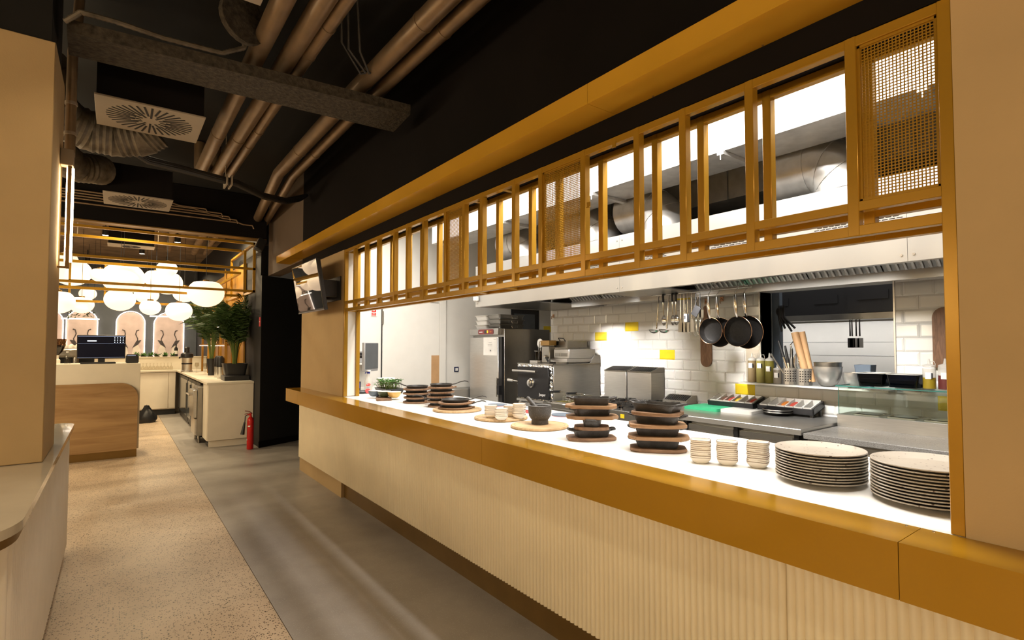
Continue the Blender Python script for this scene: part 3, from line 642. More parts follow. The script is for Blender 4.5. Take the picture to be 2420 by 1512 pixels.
# gold back-bar shelving
sh = thing('bar_shelving', 'gold open shelving with lit shelves along the bar wall', 'shelving', (1.72, 12.6, 1.033))
pbox('back_panel', (1.80, 10.55, 1.034), (1.826, 15.0, 3.1), 'gold_shelf', sh)
for y in (10.95, 11.55, 12.35, 13.2, 14.2):
    pbox('upright', (1.56, y, 1.034), (1.60, y + 0.035, 2.44), 'gold_shelf', sh); pbox('upright', (1.76, y, 1.034), (1.80, y + 0.035, 2.44), 'gold_shelf', sh)
for z in (1.62, 1.98, 2.25):
    pbox('shelf', (1.56, 11.0, z), (1.80, 14.6, z + 0.025), 'gold_shelf', sh); pbox('light_strip', (1.555, 11.0, z - 0.008), (1.575, 14.6, z), 'neon', sh)
for k in range(14):
    z = (1.646, 2.006)[k % 2]; y = 11.12 + 0.2 * (k // 2 + (k // 2) // 2)
    g = thing('tumbler', 'clear tumbler on the ' + ('lower' if k % 2 == 0 else 'second') + ' lit shelf of the bar, ' + ORD[k // 2] + ' along', 'glass', (1.68, y, z), 0, 'glasses on the bar shelving')
    obj('glass_body', MB().lathe([(0.0, 0), (0.03, 0), (0.036, 0.11), (0.034, 0.11), (0.028, 0.012), (0, 0.012)], n=14), 'drink_glass', g, world=False)
for k in range(18):
    x = -0.05 + 0.07 * k
    if x > 1.1: break
    g = thing('wine_glass', 'upturned glass in the row below the bar parapet, ' + str(ORD[min(k, 13)]) + (' from the left' if k < 14 else ' from the left or beyond'), 'glass', (x, 15.45, 1.034), 0, 'glasses along the back of the bar')
    if k >= 13: g['label'] = 'upturned glass at the right end of the row below the parapet, ' + ORD[16 - min(k, 16)] + ' from the end'
    obj('glass_body', MB().lathe([(0.034, 0), (0.036, 0.05), (0.028, 0.09), (0.006, 0.105), (0.005, 0.16), (0.030, 0.166), (0.0, 0.168)], n=12), 'drink_glass', g, world=False)
ju = thing('juicer', 'steel and black juice extractor on the corner of the bar', 'juicer', (1.26, 14.0, 1.034))
obj('base', MB().lathe([(0.11, 0), (0.115, 0.03), (0.10, 0.04), (0.10, 0.30), (0.105, 0.31)], n=24), 'steel', ju, world=False)
obj('band', MB().lathe([(0.102, 0.17), (0.104, 0.175), (0.104, 0.195), (0.102, 0.20)], n=24), 'black_plastic', ju, world=False)
obj('bowl', MB().lathe([(0.105, 0.31), (0.125, 0.33), (0.12, 0.40), (0.08, 0.43), (0.0, 0.44)], n=24), 'black_plastic', ju, world=False)
obj('feed_chute', MB().lathe([(0.045, 0.42), (0.045, 0.52), (0.055, 0.53), (0.03, 0.56), (0.0, 0.56)], n=18), 'black_plastic', ju, world=False)
obj('spout', MB().tube([(-0.09, -0.03, 0.34), (-0.14, -0.05, 0.33), (-0.145, -0.05, 0.30)], 0.018, 10), 'black_plastic', ju, world=False)
bo = thing('wine_bottle', 'dark wine bottle with pale label on the bar parapet', 'bottle', (1.18, 15.72, 1.353))
obj('glass_body', MB().lathe([(0, 0), (0.038, 0), (0.039, 0.02), (0.039, 0.19), (0.015, 0.24), (0.014, 0.31), (0, 0.31)], n=18), 'black_plastic', bo, world=False)
obj('label_sticker', MB().lathe([(0.0395, 0.06), (0.0395, 0.14)], n=18, cap0=False, cap1=False), 'paper', bo, world=False)
for k, (x, y) in enumerate(((1.47, 12.75), (1.38, 13.3))):
    g = thing('stemmed_glass', ('stemmed wine glass standing by the shelving', 'stemmed wine glass standing beside the juicer')[k], 'glass', (x, y, 1.034))
    obj('glass_body', MB().lathe([(0.035, 0), (0.034, 0.004), (0.005, 0.01), (0.005, 0.10), (0.03, 0.12), (0.042, 0.16), (0.036, 0.22), (0.034, 0.22), (0.038, 0.16), (0.0, 0.115)], n=14), 'drink_glass', g, world=False)
for k, (y, c) in enumerate(((11.35, 'blender jar'), (11.05, 'blender jar'))):
    b = thing('blender', ('black topped blender behind the tall palm', 'nearer black topped blender behind the tall palm')[k], 'blender', (1.50, y - 0.1, 1.034))
    obj('jar', MB().lathe([(0.05, 0.0), (0.055, 0.02), (0.06, 0.20), (0, 0.20)], n=16), 'steel', b, world=False)
    obj('motor_head', MB().lathe([(0.062, 0.20), (0.065, 0.22), (0.06, 0.36), (0.03, 0.40), (0, 0.40)], n=16), 'black_plastic', b, world=False)
random.seed(5)
for k in range(6):
    x = 0.36 + 0.15 * k + random.uniform(-0.02, 0.02); m = MB()
    for j in range(26):
        a = random.uniform(0, 2 * PI); e = random.uniform(0.3, 1.3); L = random.uniform(0.06, 0.15); d = Vector((math.cos(a) * math.cos(e), math.sin(a) * math.cos(e), math.sin(e))); s = d.cross(Vector((0.3, 0.2, 1))).normalized() * 0.018
        m.add([(0, 0, 0.02), tuple(d * L * 0.6 + s), tuple(d * L), tuple(d * L * 0.6 - s)], [(0, 1, 2, 3)])
    t = thing('herb_plant', 'low leafy plant on the bar parapet, ' + ORD[k] + ' from the left', 'plant', (x, 15.74, 1.353), 0, 'plants on the parapet')
    o = obj('leaves', m, 'leaf', t, world=False, smooth=False); obj('soil', MB().lathe([(0.05, 0), (0.05, 0.02), (0, 0.03)], n=10), 'soil', t, world=False)

# arched lit niches on the far wall
def arch_poly(w, h, n=14):
    P = [(-w / 2, 0), (w / 2, 0)]
    for k in range(n + 1):
        a = PI * k / n; P.append((w / 2 * math.cos(a), h - w / 2 + w / 2 * math.sin(a)))
    return P
def xz(P, y, x0, z0): return [(x0 + x, y, z0 + z) for x, z in P]
for k, (xc, wd_) in enumerate(((-1.42, 0.62), (-0.72, 0.60), (0.30, 0.60), (1.17, 0.68))):
    t = thing('arched_niche', 'lit arched niche with a painted crane mural, ' + ('partly behind the column', 'left of the till monitor', 'behind the right half of the monitor', 'nearest the palms')[k], 'niche', (xc, 17.95, 1.05), 0, 'arched niches on the far wall')
    A = arch_poly(wd_, 1.48); B = arch_poly(wd_ - 0.03, 1.465)
    obj('mural_panel', MB().loft([xz(A, 17.965, xc, 1.05), xz(A, 17.99, xc, 1.05)]), 'niche_pink', t)
    pts = [(xc + x, 17.95, 1.05 + z) for x, z in arch_poly(wd_ + 0.03, 1.50, 20)[1:]] + [(xc - wd_ / 2 - 0.015, 17.95, 1.05)]
    obj('light_tube', MB().tube(pts, 0.011, 8), 'neon', t)
    for s in (-1, 1):
        cx = xc + s * wd_ * 0.22
        obj('crane_body', MB().loft([[(cx + a * s, 17.962 - d, 1.05 + b) for a, b in ((-0.10, 0.30), (0.05, 0.22), (0.10, 0.45), (0.02, 0.62), (-0.06, 0.52))] for d in (0, 0.003)]), 'bird_white', t)
        obj('crane_wing', MB().loft([[(cx + a * s, 17.958 - d, 1.05 + b) for a, b in ((-0.09, 0.50), (0.04, 0.60), (0.11, 0.72), (0.0, 0.70))] for d in (0, 0.003)]), 'bird_dark', t)
        obj('crane_neck', MB().tube([(cx + a * s, 17.957, 1.05 + b) for a, b in ((0.0, 0.6), (0.03, 0.75), (-0.02, 0.88), (0.0, 0.98), (0.05, 1.0))], 0.012, 6), 'bird_dark', t)
for k, (x0, x1, z) in enumerate(((-0.95, -0.31, 2.20), (0.60, 1.58, 2.30))):
    t = thing('neon_bar', ('straight neon bar lamp hanging left over the dining room', 'straight neon bar lamp hanging right over the dining room')[k], 'lamp', ((x0 + x1) / 2, 15.0, z))
    obj('tube', MB().cyl((x0, 15.0, z), (x1, 15.0, z), 0.014), 'neon', t)
    for x in (x0 + 0.1, x1 - 0.1): obj('wire', MB().cyl((x, 15.0, z), (x, 15.0, 3.94), 0.003, n=6), 'black_metal', t)
    random.seed(20 + k); m = MB()
    for j in range(40):
        c = Vector(((x0 + x1) / 2 + random.uniform(-0.22, 0.22), 15.0 + random.uniform(-0.05, 0.05), z + 0.05 + random.uniform(0, 0.10))); d = Vector((random.uniform(-1, 1), random.uniform(-1, 1), random.uniform(-0.6, 0.8))).normalized(); s = d.cross(Vector((0.2, 0.3, 1))).normalized() * 0.015
        m.add([c, c + d * 0.05 + s, c + d * 0.10, c + d * 0.05 - s], [(0, 1, 2, 3)])
    o = obj('trailing_leaves', m, 'palm_leaf', t, smooth=False)

# gold cage frame over the bar
cg = thing('gold_cage', 'gold square-tube frame hanging over the bar around the globe lamps', 'frame', (0.3, 11.0, 2.46))
def gb(n, a, b): obj(n, MB().box(a, b), 'gold', cg)
for z in (2.465, 2.82, 3.225): gb('rail', (-2.6, 9.28, z), (1.74, 9.315, z + 0.035))
for z in (2.465, 2.86, 3.25): gb('rail', (-0.76, 10.3, z), (1.70, 10.335, z + 0.04))
gb('rail', (-0.76, 13.4, 2.465), (1.60, 13.44, 2.51)); gb('rail', (-0.76, 13.4, 2.86), (1.60, 13.44, 2.90))
gb('side_rail', (-0.76, 10.336, 2.465), (-0.72, 13.4, 2.505))
for z in (2.465, 2.86): gb('side_rail', (1.66, 10.336, z), (1.70, 13.39, z + 0.04))
for z in (2.465, 3.225): gb('side_rail', (1.70, 9.316, z), (1.74, 11.4, z + 0.035))
for x, y in ((1.70, 9.28), (1.70, 10.06), (1.70, 11.38), (-0.76, 13.4), (-0.76, 10.3), (-0.22, 13.4)): gb('post', (x, y, 2.466), (x + 0.036, y + 0.036, 3.26))
for x in (-0.5, 0.5, 1.2): obj('hanger', MB().cyl((x, 9.3, 3.26), (x, 9.3, 3.94), 0.006).cyl((x, 10.32, 3.28), (x, 10.32, 3.94), 0.006), 'diffuser', cg)
for s, (y, z) in enumerate(((12.6, 2.62), (11.9, 2.62))):
    p = []
    for k in range(13):
        a = 2 * PI * k / 12; p.append((math.sin(a) * 0.10, 0.30 - 0.30 * math.cos(a) + 0.0))
    tag(obj('leaf_ornament', MB().loft([[(1.79 - d, y + a, z + b) for a, b in p[:-1]] for d in (0, 0.012)]), 'gold_shelf'), ('farther', 'nearer')[s] + ' pointed gold leaf ornament above the palms', 'ornament')

# globe pendant lamps
GL = [(0.065, 10.60, 2.70, 0.58, 'large, front and centre below the air diffuser'), (1.10, 9.62, 2.445, 0.51, 'large, in front of the tall palm'), (0.72, 11.75, 2.78, 0.50, 'large, under the small upper globe'),
      (0.60, 12.76, 2.95, 0.42, 'medium, half hidden left of the large one at centre right'), (0.68, 11.19, 2.97, 0.32, 'small, topmost at centre right'), (1.10, 13.0, 2.70, 0.42, 'medium, just left of the palm globe'),
      (0.885, 11.37, 2.245, 0.42, 'medium, lowest on the right'), (0.03, 11.0, 2.38, 0.43, 'medium, directly below the large central one'), (0.46, 13.0, 2.64, 0.42, 'medium, left of the stacked pair'),
      (0.46, 11.39, 2.295, 0.32, 'small, lowest near the centre'), (-0.285, 13.2, 3.0, 0.32, 'small, left of the large central one'), (-0.564, 13.66, 2.434, 0.40, 'medium, low on the left above the neon bar'),
      (-0.543, 15.62, 2.80, 0.33, 'small, far left behind the gold corner'), (-0.74, 13.98, 3.10, 0.64, 'large, beside the wall lamp'), (-0.93, 15.3, 3.49, 0.45, 'medium, highest beside the wall lamp'), (-0.68, 10.02, 2.25, 0.40, 'medium, lowest beside the column')]
def globe(x, y, z, D, lab, grp, gm='globe_bar'):
    t = thing('globe_lamp', lab, 'lamp', (x, y, z - D * 0.43), 0, grp)
    r = D / 2; pr = []
    for k in range(17):
        a = PI * k / 16; zz = -r * 0.86 * math.cos(a)
        if zz < r * 0.62: pr.append((max(0.01, r * math.sin(a)), zz))
    pr += [(r * 0.66, r * 0.64), (r * 0.55, r * 0.67), (0.0, r * 0.67)]
    obj('opal_shade', MB().lathe(pr, (x, y, z), 28), gm, t)
    obj('cord', MB().cyl((x, y, z + r * 0.67), (x, y, 3.94), 0.004, n=6), 'black_metal', t)
    obj('cap', MB().lathe([(0.05, 0), (0.045, 0.03), (0, 0.03)], (x, y, z + r * 0.675), 14), 'bronze', t)
for x, y, z, D, lab in GL: globe(x, y, z, D, 'glowing opal globe pendant, ' + lab, 'globe pendants over the bar')
# the same pendants go on in the dining room beside and behind the viewer
DG = [(-4.2, 7.2, 2.15, 0.6), (-3.4, 5.6, 2.35, 0.55), (-4.6, 4.2, 1.95, 0.6), (-3.9, 2.6, 2.2, 0.6), (-4.8, 1.0, 2.0, 0.6), (-4.0, -0.6, 2.1, 0.6), (-2.6, -2.4, 2.3, 0.55), (-0.8, -3.0, 2.35, 0.55), (0.9, -3.0, 2.5, 0.5), (-4.6, -2.4, 2.1, 0.6), (-2.3, 8.3, 2.45, 0.55), (-2.6, 6.7, 2.6, 0.55), (-5.4, 5.6, 2.1, 0.6)]
for k, (x, y, z, D) in enumerate(DG): globe(x, y, z, D, 'opal globe pendant in the dining room outside the picture, ' + ORD[k] + ' from the bar', 'globe pendants in the dining room', 'globe')
sg = thing('wall_sign', 'small red notice strip on the edge of the dark wall', 'sign', (1.832, 9.6, 1.85))
pbox('plate', (1.827, 9.33, 1.93), (1.8335, 9.42, 2.08), 'red_soft', sg); pbox('print_line', (1.826, 9.345, 2.0), (1.827, 9.405, 2.01), 'paper', sg)

# cylinder spotlights under the bar ceiling, most added to replace the globes' light
for k, (x, y, tx, pw) in enumerate(((0.9, 12.2, 0, 55), (-0.2, 12.2, 0, 55), (1.35, 10.9, 0, 45), (0.1, 9.9, 0, 40), (-1.3, 10.6, 0, 50), (0.4, 14.2, 0, 50), (-0.6, 16.6, 0, 60), (1.0, 16.6, 0, 60))):
    t = thing('fill_spot', 'cylinder fill spotlight over the bar, ' + ORD[k] + ' of eight', 'lamp', (x, y, 3.62), 0, 'mostly added spotlights over the bar')
    obj('cylinder', MB().lathe([(0.045, 0.02), (0.05, 0.0), (0.05, 0.16), (0, 0.16)], (x, y, 3.62), 16, cap0=False), 'black_metal', t); obj('stem', MB().cyl((x, y, 3.78), (x, y, 3.94), 0.012), 'black_metal', t)
    area('fill_spot_light', (x, y, 3.632), (0, 0, 0), 0.07, 0.07, pw, (1.0, 0.80, 0.50), t)

for k, (x, y, pw) in enumerate(((-0.05, 1.5, 10), (0.0, 3.2, 4), (0.1, 6.2, 4))):  # added spotlights, put in to brighten the terrazzo floor
    t = thing('fill_spot', ('added cylinder spotlight over the corridor nearest the viewer', 'added cylinder spotlight over the corridor before the rough beam', 'added cylinder spotlight over the corridor behind the cable bundle')[k], 'lamp', (x, y, 3.72), 0, 'added spotlights over the corridor')
    obj('cylinder', MB().lathe([(0.045, 0.02), (0.05, 0.0), (0.05, 0.12), (0, 0.12)], (x, y, 3.72), 16, cap0=False), 'black_metal', t); obj('stem', MB().cyl((x, y, 3.84), (x, y, 3.94), 0.012), 'black_metal', t)
    area('fill_spot_light', (x, y, 3.73), (0, 0, 0), 0.07, 0.07, pw, (1.0, 0.82, 0.56), t, 95)

for k, (x, r) in enumerate(((0.38, 0.06), (0.80, 0.06), (1.30, 0.07), (1.52, 0.05))):
    t = thing('bar_pipe', 'pipe under the bar ceiling coloured with its painted glow, ' + ORD[k] + ' from the left', 'pipe', (x, 11.5, 3.72), 0, 'pipes under the bar ceiling')
    obj('tube', MB().tube([(x, 9.25, 3.80), (x, 12.0, 3.80), (x + 0.1, 14.5, 3.80)], r, 16), 'ceiling_glow_brown', t)
    for y in (10.2, 11.6): obj('clamp', MB().cyl((x, y, 3.80), (x, y + 0.04, 3.80), r + 0.008, n=16), 'bronze', t)
# ------------------------------------------------------------------ kitchen shell
OY0, OY1, OZ0, OZ1 = 1.59, 2.71, 1.262, 2.145
kb_ = MB().box((5.0, -4, 0), (5.2, OY0, 3.62)).box((5.0, OY1, 0), (5.2, 5.87, 3.62)).box((5.0, OY0, 0), (5.2, OY1, OZ0)).box((5.0, OY0, OZ1), (5.2, OY1, 3.62))
kw = struct('wall_kitchen_back', kb_, 'grout')
TP, TH = 0.209, 0.1115; YEL = {(-1, 4.872), (0, 4.347), (-3, 3.826), (-6, 2.886), (-6, 1.212), (3, 3.615), (3, 5.287)}
_tc = {}
def tile(y0, y1, z0, z1, yellow, parent, x=5.0):
    key = (round(y1 - y0, 4), round(z1 - z0, 4), yellow)
    if key not in _tc:
        w, h = (y1 - y0) / 2, (z1 - z0) / 2; b = min(0.014, w * 0.4, h * 0.4)
        m = MB().loft([[(0, -w, -h), (0, w, -h), (0, w, h), (0, -w, h)], [(-0.003, -w, -h), (-0.003, w, -h), (-0.003, w, h), (-0.003, -w, h)], [(-0.008, -w + b, -h + b), (-0.008, w - b, -h + b), (-0.008, w - b, h - b), (-0.008, -w + b, h - b)]], cap0=False)
        m.f = [tuple(reversed(f)) for f in m.f]
        o = obj('tile', m, 'tile_yellow' if yellow else 'tile_white', parent, world=False, ang=5); _tc[key] = o
    else:
        o = _tc[key].copy(); COL.objects.link(o); o.parent = parent
    o.location = Vector((x, (y0 + y1) / 2, (z0 + z1) / 2)) - parent.location
    return o
for k in range(-8, 4):
    zc = 1.852 + k * TH; z0, z1 = zc - TH / 2 + 0.0012, zc + TH / 2 - 0.0012
    for n in range(-17, 9):
        yc = 4.347 + n * TP + (TP / 2 if k % 2 else 0); y0, y1 = yc - TP / 2 + 0.0012, yc + TP / 2 - 0.0012
        if y0 > 5.86 or y1 < 1.0: continue
        y1 = min(y1, 5.868)
        if y1 - y0 < 0.02: continue
        ye = any(k == a and abs(yc - b) < 0.03 for a, b in YEL)
        segs = [(y0, y1)]; zz = (z0, z1)
        if z1 > OZ0 and z0 < OZ1 and y1 > OY0 and y0 < OY1:
            if z0 < OZ0 - 0.02: zz = (z0, OZ0 - 0.002)
            else: segs = [(a, b) for a, b in ((y0, min(y1, OY0 - 0.004)), (max(y0, OY1 + 0.004), y1)) if b - a > 0.02]
        for a, b in segs: tile(a, b, zz[0], zz[1], ye, kw)
sbox('wall_kitchen_upper', (4.97, -4, 2.70), (4.999, 5.87, 3.62), 'dark_slats')
sbox('wall_kitchen_recess', (6.6, 5.87, 0), (6.7, 7.35, 3.62), 'white_paint')
sbox('wall_kitchen_return', (5.2, 5.77, 0), (6.7, 5.87, 3.62), 'white_paint')
fr_ = MB().box((4.985, OY0 - 0.012, OZ0 - 0.012), (5.22, OY0, OZ1)).box((4.985, OY1, OZ0 - 0.012), (5.22, OY1 + 0.012, OZ1))
struct('trim_hatch', fr_, 'steel')
struct('trim_sill', MB().box((4.985, OY0, OZ0 - 0.004), (5.26, OY1, OZ0 + 0.004)).box((4.84, OY0, OZ0 - 0.012), (4.984, 2.86, OZ0 + 0.004)), 'tile_white')
sbox('trim_plate', (4.984, 2.724, OZ0 + 0.01), (4.991, 2.86, 1.62), 'steel')
# wash room seen through the hatch
sbox('wall_scullery', (7.0, -1.5, 0), (7.1, 5.77, 3.62), 'white_paint')
for z in (1.50, 1.66): sbox('trim_scullery', (6.996, 0, z), (7.0, 5, z + 0.004), 'grey_plastic')
hb = thing('scullery_hood', 'black vented hood in the room behind the hatch', 'hood', (6.5, 2.4, 1.90))
pbox('canopy', (6.2, 2.39, 1.965), (6.99, 4.4, 2.6), 'black_plastic', hb); pbox('canopy', (6.16, 0.8, 1.967), (6.99, 2.385, 2.6), 'black_plastic', hb)
pbox('bottom_rail', (6.18, 0.8, 1.90), (6.99, 4.4, 1.963), 'steel_dark', hb)
for y0, y1, z in ((2.49, 2.73, 2.08), (3.02, 3.25, 2.08), (2.0, 2.28, 2.10)):
    g = pbox('vent_frame', (6.152 if y1 < 2.38 else 6.192, y0, z), (6.158 if y1 < 2.38 else 6.198, y1, z + 0.09), 'black_plastic', hb)
lp = thing('scullery_lamp', 'strip lamp under the black hood behind the hatch', 'lamp', (6.55, 2.4, 1.88))
pbox('housing', (6.52, 1.0, 1.885), (6.58, 3.9, 1.899), 'white_plastic', lp); area('scullery_light', (6.55, 2.45, 1.882), (0, -45, 0), 0.04, 2.8, 15, (1.0, 0.97, 0.94), lp)
lp = thing('scullery_lamp', 'second ceiling lamp behind the hatch, before the hood', 'lamp', (5.7, 2.4, 3.50))
pbox('housing', (5.55, 1.4, 3.52), (5.75, 3.4, 3.60), 'white_plastic', lp); area('scullery_light', (5.65, 2.4, 3.50), (0, 0, 0), 0.18, 1.9, 22, (1.0, 0.96, 0.92), lp)

# doors on the kitchen end wall
def door(n, x0, x1, z1):
    d = sbox(n, (x0, 7.322, 0.02), (x1, 7.335, z1), 'white_paint')
    return d
d1 = door('door_1', 3.05, 3.965, 2.275)
obj('hinge', MB().cyl((3.05, 7.315, 1.93), (3.05, 7.315, 2.12), 0.012), 'steel_dark', d1); obj('hinge', MB().cyl((3.05, 7.315, 0.4), (3.05, 7.315, 0.55), 0.012), 'steel_dark', d1)
obj('kick_plate', MB().box((3.835, 7.3185, 0.9), (3.985, 7.3215, 1.47)), 'parchment', d1)
sbox('trim_door', (3.97, 7.318, 0), (4.085, 7.349, 2.36), 'white_paint'); sbox('trim_door_top', (3.0, 7.318, 2.285), (3.969, 7.349, 2.36), 'white_paint'); sbox('trim_door_gap', (3.036, 7.327, 0), (3.047, 7.34, 2.285), 'black_plastic')
sg2 = thing('fire_notice', 'red and white fire notice beside the white kitchen door', 'sign', (2.93, 7.34, 2.04))
pbox('plate', (2.885, 7.342, 2.04), (2.965, 7.349, 2.19), 'paper', sg2); pbox('red_field', (2.891, 7.340, 2.10), (2.959, 7.342, 2.185), 'red_sign', sg2); pbox('red_field', (2.891, 7.340, 2.046), (2.959, 7.342, 2.092), 'red_sign', sg2)
pbox('pictogram', (2.915, 7.3385, 2.12), (2.935, 7.3398, 2.165), 'paper', sg2); pbox('pictogram', (2.905, 7.3385, 2.148), (2.915, 7.3398, 2.165), 'paper', sg2)
pbox('print_line', (2.905, 7.3385, 2.073), (2.945, 7.3398, 2.080), 'paper', sg2); pbox('print_line', (2.897, 7.3385, 2.055), (2.953, 7.3398, 2.062), 'paper', sg2)
sw = thing('light_switch', 'dark framed white light switch on the pale kitchen wall', 'switch', (4.29, 7.34, 1.205))
pbox('frame', (4.25, 7.338, 1.205), (4.33, 7.349, 1.285), 'navy_frame', sw, 0.003); pbox('rocker', (4.268, 7.333, 1.222), (4.312, 7.338, 1.268), 'white_plastic', sw)
w1 = sbox('window_1', (5.36, 7.32, 1.20), (5.95, 7.349, 2.42), 'black_plastic'); obj('pane', MB().box((5.41, 7.315, 1.25), (5.86, 7.319, 2.17)), 'screen_grey', w1)
sbox('wall_tile_strip', (5.97, 7.33, 0), (6.59, 7.349, 2.6), 'tile_white')
tile_w = thing('yellow_wall_tile', 'yellow tile on the white strip above the tall fridge', 'tile', (6.2, 7.32, 1.86)); pbox('tile', (6.07, 7.322, 1.86), (6.32, 7.329, 1.97), 'tile_yellow', tile_w, 0.002)

# ------------------------------------------------------------------ kitchen ceiling services
kl = []
for k, (x, y0, y1, pw) in enumerate(((2.36, 0.3, 3.3, 95), (2.36, 3.8, 6.8, 74), (2.64, 0.3, 3.3, 80), (2.64, 3.8, 6.8, 45), (3.15, 0.6, 6.6, 45))):
    t = thing('linear_lamp', 'long LED ceiling lamp over the ' + ('near half of the worktop, lattice side', 'far half of the worktop, lattice side', 'near half of the worktop, kitchen side', 'far half of the worktop, kitchen side', 'aisle behind the worktop')[k], 'lamp', (x, (y0 + y1) / 2, 3.40))
    pbox('housing', (x - 0.08, y0, 3.41), (x + 0.08, y1, 3.49), 'white_plastic', t)
    for y in (y0 + 0.3, y1 - 0.3): obj('rod', MB().cyl((x, y, 3.49), (x, y, 3.618), 0.006), 'steel', t)
    area('linear_light', (x, (y0 + y1) / 2, 3.405), (0, 0, 0), 0.14, y1 - y0 - 0.1, pw, (1.0, 0.94, 0.86), t)
du = thing('supply_duct', 'big white boxed supply duct above the kitchen aisle', 'duct', (3.62, 2.5, 3.02))
pbox('casing', (3.42, -2.0, 3.03), (3.84, 6.53, 3.60), 'white_paint', du)
pbox('bottom_sheet', (3.42, -2.0, 3.015), (3.84, 6.53, 3.029), 'galvanised', du)
for y in (0.9, 2.1, 3.4, 4.8, 6.3):
    r = pbox('hanger_rail', (3.40, y, 2.985), (3.85, y + 0.05, 3.013), 'galvanised', du); obj('rod', MB().cyl((3.405, y + 0.025, 2.95), (3.405, y + 0.025, 3.6), 0.005), 'steel_bright', du)
ed = thing('extract_duct', 'grey galvanised extract duct with upright seams behind the supply duct', 'duct', (4.6, 2.5, 2.9))
pbox('casing', (4.32, -2.0, 2.93), (4.85, 5.4, 3.35), 'galvanised', ed)
for k in range(24): pbox('seam', (4.312, -0.2 + 0.235 * k, 2.928), (4.319, -0.19 + 0.235 * k, 3.352), 'steel_bright', ed)
for k, (y, lab) in enumerate(((1.55, 'nearest the right mesh panel'), (3.10, 'between the two larger mesh panels'), (3.92, 'behind the middle mesh panel'), (5.15, 'farthest, near the kitchen end'))):
    t = thing('duct_elbow', 'shiny round duct elbow dropping into the hood, ' + lab, 'duct', (4.05, y, 2.66), 0, 'duct elbows on the hood')
    R, r = 0.23, 0.20; path = [(4.05, y + R - R * math.cos(PI / 2 * j / 9) , 2.70 + R * math.sin(PI / 2 * j / 9)) for j in range(10)]
    path = [(4.05, y, 2.652)] + path + [(4.05, y + R + 0.25, 2.70 + R)]
    obj('elbow', MB().tube(path, r, 26), 'galvanised', t)
    for j in (1, 4, 7, 10):
        a = Vector(path[j]); b = Vector(path[j + 1 if j < 10 else 11]); dr = (b - a).normalized() * 0.010
        obj('bead', MB().tube([a - dr, a + dr], r + 0.005, 26), 'galvanised', t)
    pbox('collar', (3.83, y - 0.22, 2.651), (4.27, y + 0.22, 2.665), 'steel', t)

# extraction hood
hd = thing('extraction_hood', 'long stainless extraction hood over the cooking line', 'hood', (4.3, 2.6, 2.12))
for a, b in ((-2.0, 1.099), (1.101, 3.361), (3.363, 5.85)):
    f = pbox('front_panel', (3.70, a, 2.12), (3.715, b, 2.648), 'hood_steel', hd)
    for yy in (a + 0.03, b - 0.03):
        for zz in (2.16, 2.60): obj('rivet', MB().cyl((3.701, yy, zz), (3.695, yy, zz), 0.008, n=8), 'steel', hd)
pbox('end_panel', (3.716, 5.84, 2.12), (4.98, 5.85, 2.648), 'hood_steel', hd); pbox('top_panel', (3.716, -2.0, 2.64), (4.96, 5.839, 2.649), 'hood_steel', hd)
pbox('lip', (3.716, -2.0, 2.12), (3.76, 5.839, 2.132), 'steel', hd)
pbox('back_shelf', (4.42, -2.0, 2.155), (4.97, 4.779, 2.165), 'steel', hd); pbox('trough', (4.40, -2.0, 2.088), (4.418, 4.779, 2.16), 'hood_steel', hd)
pbox('blank_panel', (3.80, 3.02, 2.135), (4.399, 3.72, 2.147), 'steel_dark', hd); pbox('blank_panel', (3.765, 4.78, 2.125), (4.97, 5.838, 2.137), 'steel_dark', hd)
def filt(y0, y1):
    f = obj('baffle_filter', MB().loft([[(4.395, y0, 2.155), (4.395, y1, 2.155), (3.95, y1, 2.505), (3.95, y0, 2.505)], [(4.398, y0, 2.17), (4.398, y1, 2.17), (3.96, y1, 2.52), (3.96, y0, 2.52)]]), 'steel_dark', hd)
    n = int((y1 - y0) / 0.05)
    for i in range(n):
        y = y0 + 0.015 + (y1 - y0 - 0.03) * (i + 0.5) / n
        obj('baffle_slot', MB().loft([[(4.385, y - 0.013, 2.1585), (4.385, y + 0.013, 2.1585), (4.21, y + 0.013, 2.296), (4.21, y - 0.013, 2.296)], [(4.38, y - 0.011, 2.152), (4.38, y + 0.001, 2.152), (4.205, y + 0.001, 2.289), (4.205, y - 0.011, 2.289)]]), 'galvanised', f, smooth=False)
for a, b in ((3.73, 4.24), (4.26, 4.77), (2.50, 3.01), (1.98, 2.49), (1.46, 1.97), (0.94, 1.45), (0.42, 0.93)): filt(a, b)
for y0, y1 in ((1.41, 1.63), (2.10, 2.41), (2.83, 3.07), (3.60, 3.76), (1.12, 1.35)):
    n = 6
    for r in range(5):
        for i in range(n):
            L = (y1 - y0) / n; a = y0 + i * L + (L / 2 if r % 2 else 0)
            if a + L * 0.8 > y1 + 0.01: continue
            obj('vent_slot', MB().box((3.6985, a, 2.385 + r * 0.013), (3.6995, a + L * 0.8, 2.390 + r * 0.013)), 'dark_slot', hd, smooth=False)
sn = thing('alarm_box', 'small white alarm box on the end of the stainless hood', 'alarm', (3.68, 5.82, 2.19)); pbox('body', (3.655, 5.76, 2.19), (3.698, 5.84, 2.27), 'white_plastic', sn, 0.01); pbox('cover', (3.648, 5.775, 2.205), (3.655, 5.825, 2.255), 'white_plastic', sn)

for k, y in enumerate((0.6, 1.9, 3.35, 4.9)):
    t = thing('hood_lamp', 'bulkhead lamp inside the stainless hood, ' + ORD[k] + ' from the right', 'lamp', (3.82, y, 2.30), 0, 'lamps inside the hood')
    pbox('housing', (3.77, y - 0.5, 2.33), (3.87, y + 0.5, 2.38), 'steel', t)
    area('hood_light', (3.82, y, 2.325), (0, -48, 0), 0.09, 0.95, (8, 13, 40, 38)[k], (1.0, 0.965, 0.91), t, 52)
